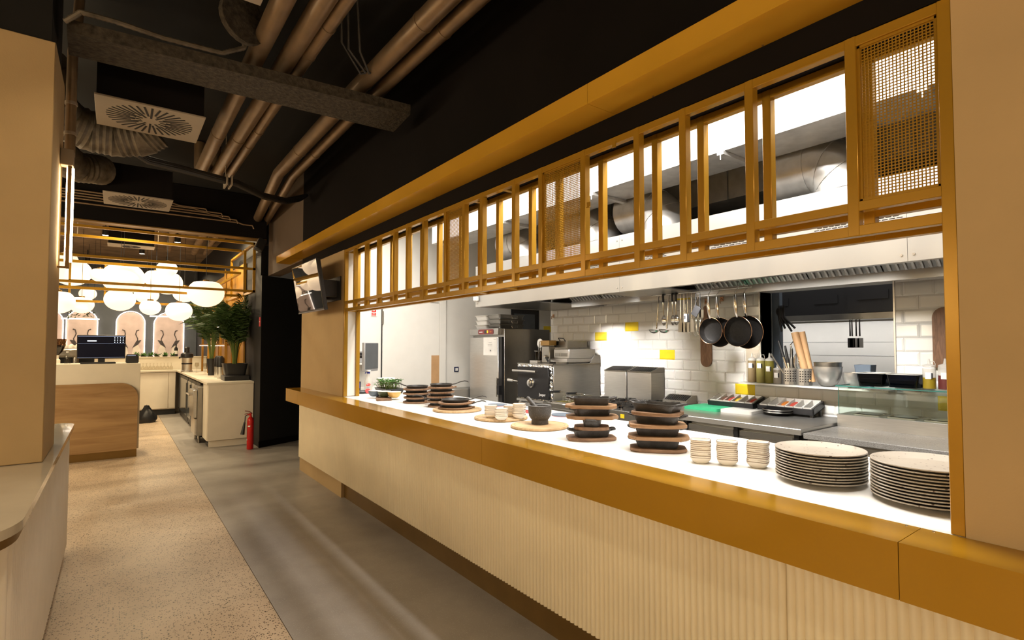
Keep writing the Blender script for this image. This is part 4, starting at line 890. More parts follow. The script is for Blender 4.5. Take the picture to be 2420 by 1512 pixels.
# ------------------------------------------------------------------ cooking line
CZ = 1.0
sc_ = thing('steel_counter', 'stainless prep counter with refrigerated drawers below', 'counter', (4.5, 2.7, 0))
pbox('top', (4.05, 1.90, 0.955), (4.985, 3.42, CZ), 'steel', sc_, 0.004)
pbox('carcass', (4.12, 1.92, 0.12), (4.98, 3.42, 0.954), 'steel_dark', sc_)
for a, b in ((1.96, 2.43), (2.45, 2.92), (2.94, 3.40)):
    d = pbox('drawer', (4.10, a, 0.55), (4.119, b, 0.93), 'steel', sc_, 0.004); pbox('drawer_grip', (4.085, a + 0.02, 0.885), (4.099, b - 0.02, 0.925), 'steel_bright', d)
for y in (2.44, 2.93, 1.945): pbox('bracket', (4.075, y - 0.018, 0.80), (4.10, y + 0.018, 0.954), 'black_metal', sc_)
for x in (4.2, 4.9):
    for y in (2.0, 3.3): obj('foot', MB().cyl((x, y, 0), (x, y, 0.12), 0.025), 'steel', sc_)
def bx(n, lab, cat, a, b, m, **k):
    t = thing(n, lab, cat, ((a[0] + b[0]) / 2, (a[1] + b[1]) / 2, a[2])); return t
t = thing('cutting_board', 'green plastic cutting board on the stainless counter', 'board', (4.66, 3.06, CZ)); obj('slab', MB().prism(rrect(0.36, 0.37, 0.02), 0.0005, 0.028).xf(T(4.66, 3.055, CZ)), 'green_board', t)
t = thing('cutting_board', 'white plastic cutting board overlapping the green one', 'board', (4.69, 2.75, CZ)); obj('slab', MB().prism(rrect(0.36, 0.30, 0.02), 0.0005, 0.03).xf(T(4.69, 2.715, CZ) @ RZ(4)), 'white_plastic', t)
bs = thing('serving_basket', 'pair of round steel baskets stacked on the stainless counter', 'basket', (4.74, 2.42, CZ))
for k in range(2):
    z = CZ + 0.001 + 0.018 * k; obj('rim', MB().tube([(4.74 + 0.125 * math.cos(2 * PI * i / 28), 2.42 + 0.125 * math.sin(2 * PI * i / 28), z + 0.03) for i in range(28)], 0.006, 8, closed=True), 'steel_dark', bs)
    obj('bowl', MB().lathe([(0.0, 0.002), (0.09, 0.002), (0.122, 0.03), (0.118, 0.03), (0.088, 0.006), (0, 0.006)], (4.74, 2.42, z), 28), 'black_metal', bs)
for k, (y0, y1) in enumerate(((2.66, 3.14), (2.12, 2.62))):
    t = thing('condiment_tray', ('black condiment tray with six inserts, nearer the burners', 'black condiment tray with shredded orange food, nearer the glass case')[k], 'tray', (4.90, (y0 + y1) / 2, CZ))
    M = T(4.86, (y0 + y1) / 2, CZ + 0.05) @ RY(-16); W = y1 - y0
    obj('tray', MB().box((-0.11, -W / 2, 0), (0.11, W / 2, 0.006)).box((-0.11, -W / 2, 0), (-0.10, W / 2, 0.055)).box((0.10, -W / 2, 0), (0.11, W / 2, 0.055)).box((-0.11, -W / 2, 0), (0.11, -W / 2 + 0.01, 0.055)).box((-0.11, W / 2 - 0.01, 0), (0.11, W / 2, 0.055)).xf(M), 'black_plastic', t)
    for sy in (-W / 2 + 0.03, W / 2 - 0.03): pbox('leg', (4.77, (y0 + y1) / 2 + sy - 0.01, CZ + 0.0005), (4.79, (y0 + y1) / 2 + sy + 0.01, CZ + 0.04), 'black_plastic', t); pbox('leg', (4.93, (y0 + y1) / 2 + sy - 0.01, CZ + 0.0005), (4.95, (y0 + y1) / 2 + sy + 0.01, CZ + 0.06), 'black_plastic', t)
    foods = (('food_red', None, 'food_yellow', 'food_red', 'food_dark', None), (None, None, 'food_red', 'food_orange', None, None))[k]
    w6 = (W - 0.03) / 6
    for i in range(6):
        a = -W / 2 + 0.015 + i * w6; b = a + w6 - 0.004
        ins = obj('insert', MB().box((-0.095, a, 0.008), (0.095, b, 0.012)).box((-0.098, a, 0.01), (-0.093, b, 0.064)).box((0.093, a, 0.01), (0.098, b, 0.064)).box((-0.098, a, 0.01), (0.098, a + 0.003, 0.064)).box((-0.098, b - 0.003, 0.01), (0.098, b, 0.064)).xf(M), 'white_plastic', t)
        if foods[i]: obj('food', MB().ball(((0, (a + b) / 2, 0.035)), 0.07, w6 * 0.42, 0.025).xf(M), foods[i], ins)

# saladette with glass case at the right
sl = thing('saladette', 'refrigerated saladette with granite slab and glass guard', 'counter', (4.5, 0.9, 0))
pbox('granite_slab', (4.05, 0.2, 0.935), (4.63, 1.885, 0.975), 'granite', sl, 0.003); pbox('carcass', (4.11, 0.2, 0.12), (4.98, 1.88, 0.934), 'steel_dark', sl); pbox('door', (4.095, 1.0, 0.2), (4.109, 1.86, 0.915), 'steel', sl)
pbox('pan_rail', (4.63, 0.2, 0.935), (4.985, 1.885, 1.073), 'steel', sl, 0.003)
for k in range(6):
    y = 1.70 - 0.235 * k; p = obj('pan_rim', MB().loft([ring(rrect(0.24, 0.20, 0.02), 1.0735, dx=4.81, dy=y), ring(rrect(0.24, 0.20, 0.02), 1.079, dx=4.81, dy=y), ring(rrect(0.20, 0.165, 0.02), 1.079, dx=4.81, dy=y), ring(rrect(0.20, 0.165, 0.02), 1.0742, dx=4.81, dy=y)]), 'steel_bright', sl)
    obj('lid', MB().lathe([(0.0, 0), (0.07, 0.0), (0.08, 0.006), (0.04, 0.012), (0, 0.012)], (4.81, y, 1.0745), 18), 'steel', p)
for x in (4.2, 4.9):
    for y in (0.4, 1.7): obj('foot', MB().cyl((x, y, 0), (x, y, 0.12), 0.025), 'steel', sl)
gx = 4.635
obj('glass_front', MB().box((gx, 0.2, 1.074), (gx + 0.006, 1.872, 1.294)), 'pane', sl); obj('glass_top', MB().box((gx - 0.02, 0.2, 1.295), (4.98, 1.885, 1.303)), 'pane', sl); obj('glass_side', MB().box((gx + 0.008, 1.874, 1.074), (4.975, 1.880, 1.294)), 'pane', sl)
obj('glass_edge', MB().box((gx - 0.022, 0.2, 1.295), (gx - 0.020, 1.885, 1.303)).box((gx - 0.001, 1.872, 1.074), (gx + 0.007, 1.8735, 1.294)).box((gx - 0.02, 1.885, 1.295), (4.98, 1.8865, 1.303)), 'glass_edge', sl)
def sauce(n, x, y, z, r, h, fill, m, lab, lid='clear_plastic', tip=True, lab_y=0.5):
    t = thing('sauce_bottle', lab, 'bottle', (x, y, z), 0, 'squeeze bottles')
    obj('body', MB().lathe([(0, 0.002), (r * 0.95, 0.002), (r, 0.01), (r, h * 0.78), (r * 0.95, h * 0.8)], n=20), m if fill >= 1 else 'clear_plastic', t, world=False)
    if fill < 1: obj('sauce', MB().lathe([(0, 0.004), (r * 1.004, 0.004), (r * 1.004, h * fill), (0, h * fill)], n=20), m, t, world=False)
    obj('lid', MB().lathe([(r * 0.97, h * 0.79), (r * 0.97, h * 0.86), (r * 0.5, h * 0.90), (r * 0.25, h * 0.92), (r * 0.12, h * 1.0 + 0.02), (0, h * 1.0 + 0.02)], n=16), lid, t, world=False)
    if tip: obj('cap_strap', MB().tube([(0, -r * 0.2, h * 1.0), (0, -r * 0.75, h * 1.02), (0, -r * 0.95, h * 0.92), (0, -r * 0.9, h * 0.84)], 0.0025, 6), lid, t, world=False)
    obj('sticker', MB().box((-r - 0.0012, -r * 0.55, h * lab_y - 0.025), (-r * 0.80, r * 0.35, h * lab_y + 0.022)), 'paper', t, world=False)
    obj('sticker_edge', MB().box((-r - 0.001, -r * 0.72, h * lab_y - 0.02), (-r * 0.6, -r * 0.55, h * lab_y + 0.018)), 'ink', t, world=False)
sauce('s', 4.76, 1.30, 1.304, 0.040, 0.20, 0.42, 'oil_e', 'squeeze bottle half full of yellow sauce on the glass guard')
sauce('s', 4.76, 1.205, 1.304, 0.042, 0.205, 0.50, 'berry', 'squeeze bottle half full of dark red sauce on the glass guard')
for k, (y0, y1) in enumerate(((1.57, 1.76), (1.35, 1.555))):
    t = thing('plastic_bin', ('smoky blue plastic bin on the glass guard, left one', 'smoky blue plastic bin on the glass guard, right one')[k], 'bin', (4.78, (y0 + y1) / 2, 1.304))
    w_, d_ = 0.20, y1 - y0
    obj('shell', MB().loft([ring(rrect(w_ * 0.85, d_ * 0.85, 0.015), 0.001), ring(rrect(w_, d_, 0.015), 0.10), ring(rrect(w_ * 0.97, d_ * 0.97, 0.014), 0.10), ring(rrect(w_ * 0.82, d_ * 0.82, 0.014), 0.005)]), 'blue_acrylic', t, world=False)
    obj('contents', MB().loft([ring(rrect(w_ * 0.80, d_ * 0.80, 0.012), 0.006), ring(rrect(w_ * 0.86, d_ * 0.86, 0.012), 0.055)]), 'food_dark' if k == 0 else 'slate_blue', t, world=False)
    obj('rim', MB().loft([ring(rrect(w_ * 1.03, d_ * 1.03, 0.016), 0.099), ring(rrect(w_ * 1.03, d_ * 1.03, 0.016), 0.104), ring(rrect(w_ * 0.95, d_ * 0.95, 0.014), 0.104), ring(rrect(w_ * 0.95, d_ * 0.95, 0.014), 0.099)]), 'clear_plastic', t, world=False)
t = thing('grey_tub', 'dark grey tub on the hatch sill behind the blue bins', 'tub', (5.12, 1.85, 1.267)); obj('shell', MB().loft([ring(rrect(0.10, 0.10, 0.01), 0.0), ring(rrect(0.13, 0.13, 0.01), 0.19), ring(rrect(0.12, 0.12, 0.01), 0.19), ring(rrect(0.09, 0.09, 0.01), 0.02)]), 'slate_blue', t, world=False)
t = thing('hanging_board', 'large brown wooden board hanging on the tiles by the right post', 'board', (4.97, 1.17, 1.45))
P = [(-0.165, 0), (0.165, 0), (0.165, 0.38)] + [(0.165 - 0.08 + 0.08 * math.cos(PI / 2 * k / 6), 0.38 + 0.08 * math.sin(PI / 2 * k / 6)) for k in range(7)] + [(-0.165 + 0.08 - 0.08 * math.sin(PI / 2 * k / 6), 0.38 + 0.08 * math.cos(PI / 2 * k / 6)) for k in range(7)]
obj('slab', MB().loft([[(4.965, 1.165 + a, 1.455 + b) for a, b in P], [(4.985, 1.165 + a, 1.455 + b) for a, b in P]]), 'paddle', t)

# range, fryer, flue boxes
rg = thing('gas_range', 'stainless gas range with black cast iron burner grates', 'stove', (4.5, 3.85, 0))
pbox('body', (4.04, 3.43, 0.12), (4.985, 4.27, 0.965), 'steel', rg, 0.004); pbox('fascia', (4.02, 3.43, 0.86), (4.039, 4.27, 0.965), 'steel_bright', rg)
t_ = pbox('warning_sticker', (4.017, 3.60, 0.90), (4.0195, 3.65, 0.94), 'tile_yellow', rg)
for i in range(2):
    for j in range(3):
        x = 4.26 + 0.40 * i; y = 3.57 + 0.28 * j; g = obj('grate', MB().box((x - 0.17, y - 0.125, 0.985), (x - 0.155, y + 0.125, 1.0)).box((x + 0.155, y - 0.125, 0.985), (x + 0.17, y + 0.125, 1.0)).box((x - 0.17, y - 0.125, 0.985), (x + 0.17, y - 0.11, 1.0)).box((x - 0.17, y + 0.11, 0.985), (x + 0.17, y + 0.125, 1.0)), 'cast_iron', rg)
        for a in range(8):
            c, s_ = math.cos(PI * a / 4 + 0.2), math.sin(PI * a / 4 + 0.2); obj('finger', MB().bar((x + 0.05 * c, y + 0.045 * s_, 1.004), (x + 0.155 * c, y + 0.11 * s_, 1.004), 0.016, 0.028), 'cast_iron', g)
        for sx in (-0.16, 0.16): obj('grate_foot', MB().box((x + sx - 0.008, y - 0.12, 0.9655), (x + sx + 0.008, y + 0.12, 0.985)), 'cast_iron', g)
        obj('burner_cap', MB().lathe([(0.055, 0), (0.055, 0.014), (0.03, 0.018), (0.03, 0.024), (0, 0.024)], (x, y, 0.966), 18), 'copper' if (i + j) % 2 else 'steel_dark', rg)
t = thing('range_flue', 'low slotted steel flue vent behind the burners', 'vent', (4.88, 3.58, 1.0))
obj('housing', MB().loft([[(4.80, y, 1.0005), (4.98, y, 1.0005), (4.98, y, 1.085), (4.91, y, 1.085), (4.80, y, 1.03)] for y in (3.43, 3.74)]), 'steel', t)
for k in range(13):
    y = 3.447 + 0.0215 * k; obj('louvre', MB().loft([[(4.806, y, 1.0345), (4.904, y, 1.0835), (4.904, y, 1.086), (4.806, y, 1.037)], [(4.806, y + 0.011, 1.0345), (4.904, y + 0.011, 1.0835), (4.904, y + 0.011, 1.086), (4.806, y + 0.011, 1.037)]]), 'dark_slot', t, smooth=False)
fy = thing('fryer', 'stainless twin fryer with wire baskets beside the charcoal oven', 'fryer', (4.5, 4.57, 0))
pbox('body', (4.04, 4.28, 0.12), (4.985, 4.85, 0.95), 'steel', fy, 0.004)
for y in (4.30, 4.58): obj('well_rim', MB().box((4.12, y, 0.9505), (4.70, y + 0.24, 0.962)), 'steel_bright', fy); obj('oil_well', MB().box((4.16, y + 0.03, 0.962), (4.66, y + 0.21, 0.964)), 'oil_c', fy)
obj('drip_edge', MB().box((4.0, 4.28, 0.90), (4.039, 4.85, 0.965), 0.006), 'steel_bright', fy)
for k, (y, lab) in enumerate(((4.42, 'wire fry basket with dark handle in the right well'), (4.70, 'wire fry basket with dark handle in the left well'))):
    t = thing('fry_basket', lab, 'basket', (4.42, y, 0.966))
    for z in (0.970, 0.995, 1.02): obj('wire_hoop', MB().tube([(4.42 + a, y + b, z) for a, b in rrect(0.36, 0.15, 0.02, 2)], 0.003, 6, closed=True), 'steel_bright', t)
    m = MB()
    for i in range(14):
        a, b = rrect(0.36, 0.15, 0.02, 2)[i % 12]; m.cyl((4.42 + a, y + b, 0.968), (4.42 + a, y + b, 1.02), 0.0022, n=5)
    for i in range(9): m.cyl((4.26 + i * 0.04, y - 0.073, 0.969), (4.26 + i * 0.04, y + 0.073, 0.969), 0.002, n=5)
    obj('wire_mesh', m, 'steel_bright', t)
    obj('handle_wire', MB().tube([(4.25, y - 0.02, 1.02), (4.22, y - 0.02, 1.075), (4.12, y - 0.015, 1.085)], 0.004, 6).tube([(4.25, y + 0.02, 1.02), (4.22, y + 0.02, 1.075), (4.12, y + 0.015, 1.085)], 0.004, 6), 'steel_bright', t)
    obj('grip', MB().cyl((4.14, y, 1.085), (4.00, y, 1.09), 0.015, 0.013), 'black_plastic', t)
for k, (y0, y1) in enumerate(((4.22, 4.575), (3.855, 4.205))):
    t = thing('flue_box', ('tall stainless flue box with slotted top, next to the oven', 'tall stainless flue box with slotted top, next to the burners')[k], 'vent', (4.86, (y0 + y1) / 2, 1.0), 0, 'flue boxes')
    pbox('casing', (4.75, y0, 1.0005), (4.985, y1, 1.315), 'steel', t, 0.003)
    obj('sloped_cap', MB().loft([[(4.745, y, 1.316), (4.985, y, 1.316), (4.985, y, 1.372), (4.90, y, 1.372), (4.745, y, 1.326)] for y in (y0, y1)]), 'steel_dark', t)
    n = 13
    for i in range(n):
        y = y0 + 0.02 + (y1 - y0 - 0.04) * i / n; obj('louvre', MB().loft([[(4.755, y + d, 1.3305), (4.89, y + d, 1.3705), (4.89, y + d, 1.3735), (4.755, y + d, 1.3335)] for d in (0, 0.012)]), 'dark_slot', t, smooth=False)

# charcoal oven
ov = thing('charcoal_oven', 'charcoal oven with black door, foil seal and steel sides', 'oven', (4.55, 5.2, 0.94))
pbox('body', (4.19, 4.87, 0.95), (4.985, 5.56, 1.385), 'steel', ov, 0.004); pbox('top_lip', (4.17, 4.86, 1.386), (4.985, 5.57, 1.396), 'steel_bright', ov)
random.seed(9)
for y0, y1, z0, z1 in ((4.872, 4.925, 0.955, 1.38), (5.53, 5.56, 0.955, 1.38), (4.925, 5.53, 1.355, 1.382), (4.925, 5.53, 0.945, 0.962)):
    m = MB(); ny, nz = max(2, int((y1 - y0) / 0.018)), max(2, int((z1 - z0) / 0.018)); g = [[Vector((4.183 - random.uniform(0, 0.02), y0 + (y1 - y0) * i / ny, z0 + (z1 - z0) * j / nz)) for j in range(nz + 1)] for i in range(ny + 1)]
    for i in range(ny):
        for j in range(nz): m.quad(g[i][j], g[i][j + 1], g[i + 1][j + 1], g[i + 1][j])
    obj('foil_seal', m, 'foil', ov, smooth=False)
dr = pbox('door', (4.145, 4.92, 0.962), (4.172, 5.535, 1.355), 'black_metal', ov, 0.004)
obj('handle', MB().cyl((4.10, 5.10, 1.30), (4.10, 5.575, 1.302), 0.016).cyl((4.10, 5.16, 1.30), (4.15, 5.16, 1.30), 0.008).cyl((4.10, 5.5, 1.30), (4.15, 5.5, 1.30), 0.008), 'steel_bright', dr)
obj('dial', MB().lathe([(0.062, 0), (0.06, 0.012), (0.045, 0.022), (0.042, 0.04), (0.03, 0.045), (0, 0.045)], n=24).xf(T(4.145, 5.245, 1.155) @ RY(-90)), 'steel_bright', dr)
text('maker_name', 'Josper', 0.048, 'white_ink', dr, MX(4.1445, 5.03, 1.02))
obj('lever', MB().cyl((4.16, 5.56, 1.16), (4.16, 5.72, 1.165), 0.010).cyl((4.16, 5.64, 1.163), (4.16, 5.76, 1.167), 0.022), 'steel_bright', ov)
os_ = thing('oven_stand', 'steel stand under the charcoal oven', 'stand', (4.55, 5.2, 0)); pbox('shelf', (4.15, 4.87, 0.915), (4.985, 5.56, 0.944), 'steel', os_); pbox('drawer', (4.16, 4.90, 0.62), (4.18, 5.53, 0.90), 'steel', os_)
for x in (4.2, 4.93):
    for y in (4.90, 5.52): pbox('leg', (x - 0.02, y - 0.02, 0), (x + 0.02, y + 0.02, 0.914), 'steel', os_)
# appliances on the oven
OZ = 1.397
t = thing('contact_grill', 'stainless contact grill with black handle on the oven', 'grill', (4.6, 4.95, OZ))
pbox('base', (4.42, 4.885, OZ + 0.02), (4.95, 5.20, OZ + 0.06), 'steel', t); pbox('housing', (4.46, 4.89, OZ + 0.06), (4.92, 5.18, OZ + 0.18), 'steel', t, 0.006); pbox('panel', (4.455, 4.92, OZ + 0.09), (4.459, 5.04, OZ + 0.13), 'steel_dark', t); pbox('panel', (4.455, 5.06, OZ + 0.09), (4.459, 5.15, OZ + 0.13), 'steel_dark', t)
for y in (4.92, 5.16): obj('foot', MB().cyl((4.46, y, OZ + 0.0005), (4.46, y, OZ + 0.02), 0.012), 'black_plastic', t)
u = pbox('upper_plate', (4.55, 5.02, OZ + 0.20), (4.90, 5.28, OZ + 0.285), 'steel_dark', t); obj('handle', MB().tube([(4.55, 5.06, OZ + 0.28), (4.52, 5.06, OZ + 0.315), (4.52, 5.16, OZ + 0.32), (4.55, 5.16, OZ + 0.285)], 0.006, 8), 'black_metal', u)
t = thing('slicer', 'pale steel countertop slicer with yellow name plate on the oven', 'slicer', (4.5, 5.30, OZ))
pbox('column', (4.42, 5.22, OZ + 0.001), (4.52, 5.38, OZ + 0.22), 'hood_steel', t, 0.01); pl_ = pbox('name_plate', (4.405, 5.205, OZ + 0.225), (4.53, 5.385, OZ + 0.29), 'yellow_glaze', t, 0.004)
obj('arm', MB().cyl((4.41, 5.28, OZ + 0.075), (4.33, 5.14, OZ + 0.03), 0.013), 'black_plastic', t); obj('pivot', MB().ball((4.415, 5.29, OZ + 0.08), 0.028), 'foil', t)
obj('blade_guard', MB().lathe([(0.055, 0), (0.06, 0.012), (0, 0.016)], n=20).xf(T(4.44, 5.42, OZ + 0.255) @ RY(-90)), 'steel_bright', t)
t = thing('measuring_jug', 'smoky jug with wire tongs standing on the oven', 'jug', (4.45, 5.50, OZ)); pbox('saucer', (4.36, 5.39, OZ + 0.0005), (4.52, 5.55, OZ + 0.03), 'steel', t)
obj('jar', MB().lathe([(0, 0.031), (0.055, 0.031), (0.062, 0.15), (0.058, 0.15), (0.05, 0.036), (0, 0.036)], (4.45, 5.47, OZ), 20), 'smoke_acrylic', t); obj('rim', MB().tube([(4.45 + 0.064 * math.cos(2 * PI * i / 20), 5.47 + 0.064 * math.sin(2 * PI * i / 20), OZ + 0.152) for i in range(20)], 0.005, 6, closed=True), 'steel_bright', t)
obj('tongs', MB().tube([(4.43, 5.45, OZ + 0.06), (4.42, 5.43, OZ + 0.27), (4.42, 5.415, OZ + 0.28), (4.43, 5.41, OZ + 0.27), (4.44, 5.42, OZ + 0.06)], 0.004, 6), 'steel_bright', t)
t = thing('corner_flue', 'steel flue with dark mouth at the back of the oven', 'vent', (4.9, 4.97, OZ)); obj('cowl', MB().loft([[(4.80, y, OZ + 0.0005), (4.985, y, OZ + 0.0005), (4.985, y, OZ + 0.10), (4.88, y, OZ + 0.10)] for y in (4.58 + 0.29, 4.884)]), 'steel', t)

# tall fridge
fz = thing('tall_fridge', 'tall stainless fridge with a notice taped on its door', 'fridge', (4.75, 6.5, 0))
pbox('cabinet', (4.36, 6.13, 0.12), (5.20, 6.96, 1.86), 'steel_dark', fz, 0.004); pbox('door', (4.30, 6.20, 0.15), (4.355, 6.955, 1.745), 'steel', fz, 0.006); pbox('gasket', (4.318, 6.135, 0.15), (4.357, 6.197, 1.745), 'black_plastic', fz)
hp = pbox('header', (4.29, 6.19, 1.775), (4.359, 6.96, 1.868), 'hood_steel', fz, 0.004); cp_ = obj('control_panel', MB().loft([[(4.289, 6.50 + a, 1.822 + b) for a, b in rrect(0.40, 0.072, 0.025)], [(4.284, 6.50 + a, 1.822 + b) for a, b in rrect(0.40, 0.072, 0.025)]]), 'maroon', fz)
pbox('display', (4.281, 6.45, 1.80), (4.284, 6.53, 1.845), 'ink', cp_); pbox('display_light', (4.2795, 6.435, 1.803), (4.284, 6.462, 1.842), 'amber_led', cp_); pbox('brand_mark', (4.2815, 6.58, 1.812), (4.284, 6.67, 1.826), 'white_ink', cp_)
pbox('brand_mark', (4.2815, 6.345, 1.815), (4.284, 6.39, 1.824), 'food_orange', cp_)
nt_ = pbox('taped_notice', (4.297, 6.225, 1.48), (4.2995, 6.575, 1.742), 'paper', fz)
for z, a, b in ((1.66, 6.36, 6.44), (1.635, 6.35, 6.46), (1.615, 6.35, 6.46), (1.71, 6.25, 6.31)): pbox('print_line', (4.296, a, z), (4.297, b, z + 0.004), 'grey_plastic', nt_)
pbox('print_mark', (4.296, 6.385, 1.545), (4.297, 6.405, 1.56), 'ink', nt_); pbox('print_mark', (4.296, 6.375, 1.53), (4.297, 6.38, 1.555), 'ink', nt_); pbox('print_mark', (4.296, 6.395, 1.528), (4.297, 6.405, 1.535), 'ink', nt_)
obj('handle', MB().box((4.27, 6.185, 0.98), (4.30, 6.20, 1.16)).cyl((4.272, 6.195, 0.90), (4.272, 6.195, 1.17), 0.008), 'steel_bright', fz); pbox('latch', (4.27, 6.14, 0.93), (4.317, 6.18, 1.06), 'black_metal', fz)
for x in (4.45, 5.1):
    for y in (6.2, 6.9): obj('foot', MB().cyl((x, y, 0), (x, y, 0.12), 0.025), 'steel', fz)
for k in range(3):
    for q, (y, m_, lab) in enumerate(((6.80, 'white_plastic', 'white gastro pan'), (6.45, 'steel_dark', 'dark steel gastro pan with wire handle'))):
        t = thing('gastro_pan', lab + ' on top of the fridge, ' + ORD[k] + ' from the bottom', 'pan', (4.62, y, 1.8605 + 0.072 * k), 0, 'pans stacked on the fridge')
        obj('pan', MB().loft([ring(rrect(0.42, 0.27, 0.03), 0.0005), ring(rrect(0.46, 0.31, 0.03), 0.062), ring(rrect(0.48, 0.33, 0.03), 0.064), ring(rrect(0.48, 0.33, 0.03), 0.069), ring(rrect(0.44, 0.29, 0.03), 0.069), ring(rrect(0.40, 0.25, 0.03), 0.006)]), m_, t, world=False)
        if q: obj('handle', MB().tube([(0.08, -0.166, 0.05), (0.08, -0.175, 0.02), (-0.02, -0.175, 0.02), (-0.02, -0.166, 0.05)], 0.004, 6), 'steel_bright', t, world=False)
sk = thing('hand_sink', 'low stainless sink unit left of the tall fridge', 'sink', (4.1, 7.14, 0)); pbox('bowl', (3.98, 6.99, 0.80), (4.9, 7.30, 0.965), 'steel', sk, 0.004); pbox('basin', (4.1, 7.03, 0.966), (4.8, 7.25, 0.968), 'steel_dark', sk); pbox('leg', (4.02, 7.0, 0), (4.06, 7.04, 0.8), 'steel', sk); pbox('leg', (4.82, 7.0, 0), (4.86, 7.04, 0.8), 'steel', sk); pbox('leg', (4.02, 7.25, 0), (4.06, 7.29, 0.8), 'steel', sk); pbox('leg', (4.82, 7.25, 0), (4.86, 7.29, 0.8), 'steel', sk)
# ------------------------------------------------------------------ utensils hanging from the hood
HX = 4.33
def bowlcup(c, r, M=None):
    m = MB().lathe([(0.0, -r * 0.62), (r * 0.55, -r * 0.5), (r * 0.9, -r * 0.15), (r, 0.08 * r), (r * 0.95, 0.08 * r), (r * 0.82, -r * 0.15), (r * 0.45, -r * 0.42), (0, -r * 0.5)], n=18)
    return m
hr = thing('utensil_rail', 'thin steel rail of hooks along the underside of the hood', 'rail', (HX, 3.2, 2.12))
obj('rail', MB().cyl((HX, 2.42, 2.128), (HX, 3.5, 2.128), 0.005), 'steel_bright', hr)
for y in (2.45, 2.95, 3.46): obj('stay', MB().cyl((HX, y, 2.128), (HX, y, 2.146), 0.004), 'steel_bright', hr)
def hang(name, lab, cat, y, z1=2.122):
    return thing(name, lab, cat, (HX, y, z1), 0, 'utensils hanging from the hood')
for k, (y, y2) in enumerate(((3.41, 3.44), (3.285, 3.315))):
    t = hang('ladle', ('steel ladle hanging leftmost under the hood', 'steel ladle hanging beside the black handled spoons')[k], 'ladle', y)
    obj('handle', MB().tube([(HX, y, 2.12), (HX - 0.004, y, 2.10), (HX, y + 0.012, 1.95), (HX, y2, 1.79)], 0.0065, 6), 'steel_bright', t)
    obj('bowl', bowlcup(0, 0.052).xf(T(HX - 0.045, y2 + 0.0, 1.775) @ RX(8)), 'steel_bright', t)
for k, y in enumerate((3.345, 3.235, 3.195)):
    t = hang('serving_spoon', ('black handled serving spoon next to the leftmost ladle', 'black handled serving spoon, left one of the pair', 'black handled slotted spoon, right one of the pair')[k], 'spoon', y)
    obj('grip', MB().tube([(HX + 0.012, y, 2.13), (HX - 0.01, y, 2.135), (HX - 0.016, y, 2.12), (HX - 0.014, y, 2.05)], 0.012, 8), 'black_plastic', t)
    obj('shaft', MB().tube([(HX - 0.014, y, 2.06), (HX - 0.012, y, 1.97), (HX - 0.006, y, 1.92)], 0.005, 6), 'steel_bright', t)
    obj('bowl', MB().loft([[(HX - 0.006 - d * 0.02 * math.sin(PI * j / 8), y + s * 0.031 * math.sin(PI * (0.08 + 0.84 * j / 8)), 1.925 - 0.105 * j / 8) for s, d in ((1, 0), (0.5, 0.8), (0, 1), (-0.5, 0.8), (-1, 0), (0, 0.7))] for j in range(9)]), 'steel_bright', t)
for k, y in enumerate((3.15, 3.11, 3.07, 3.025)):
    t = hang('spatula', 'flat steel spatula hanging under the hood, ' + ORD[k] + ' of four from the left', 'spatula', y)
    obj('shaft', MB().tube([(HX, y, 2.12), (HX, y, 1.875)], 0.005, 6), 'steel_bright', t)
    obj('blade', MB().loft([[(HX - 0.002, y - 0.007, 1.885), (HX - 0.002, y + 0.007, 1.885), (HX - 0.002, y + 0.026, 1.835), (HX - 0.002, y + 0.028, 1.752), (HX - 0.002, y - 0.028, 1.752), (HX - 0.002, y - 0.026, 1.835)], [(HX + 0.001, y - 0.007, 1.885), (HX + 0.001, y + 0.007, 1.885), (HX + 0.001, y + 0.026, 1.835), (HX + 0.001, y + 0.028, 1.752), (HX + 0.001, y - 0.028, 1.752), (HX + 0.001, y - 0.026, 1.835)]]), 'steel_dark', t)
t = hang('thermometer', 'white and black digital probe thermometer hanging before the spatulas', 'thermometer', 3.085)
obj('case', MB().box((HX - 0.032, 3.062, 1.845), (HX - 0.018, 3.098, 1.925), 0.004), 'white_plastic', t); obj('back_case', MB().box((HX - 0.018, 3.045, 1.845), (HX - 0.006, 3.09, 1.925), 0.004), 'black_plastic', t); obj('display', MB().box((HX - 0.034, 3.070, 1.875), (HX - 0.032, 3.088, 1.905)), 'screen_grey', t); obj('probe', MB().cyl((HX - 0.02, 3.085, 1.92), (HX - 0.02, 3.083, 2.02), 0.002).tube([(HX - 0.02, 3.083, 2.02), (HX - 0.01, 3.06, 2.05), (HX - 0.005, 3.08, 2.09), (HX, 3.085, 2.122)], 0.0015, 5), 'steel_bright', t)
for k, y in enumerate((3.0, 2.955)):
    t = hang('whisk', ('wire whisk behind the spatulas', 'wire whisk beside the wooden paddle')[k], 'whisk', y)
    obj('handle', MB().tube([(HX + 0.03, y, 2.12), (HX + 0.03, y, 1.89)], [0.004, 0.009], 8), 'black_plastic', t); m = MB()
    for q in range(5):
        a = PI * q / 5; m.tube([(HX + 0.03 + 0.034 * math.cos(a) * math.sin(2 * PI * j / 14), y + 0.034 * math.sin(a) * math.sin(2 * PI * j / 14), 1.80 + 0.09 * math.cos(2 * PI * j / 14)) for j in range(14)], 0.0014, 5, closed=True)
    obj('wires', m, 'steel_bright', t)
t = hang('hanging_tag', 'black plastic card dangling from a hook by the paddle', 'tag', 2.96)
obj('card', MB().box((-0.004, -0.035, -0.05), (0.004, 0.035, 0.05), 0.002).xf(T(HX - 0.02, 2.965, 1.945) @ RX(32)), 'black_plastic', t); obj('string', MB().cyl((HX - 0.02, 2.985, 1.99), (HX, 2.93, 2.122), 0.0022), 'steel_bright', t)
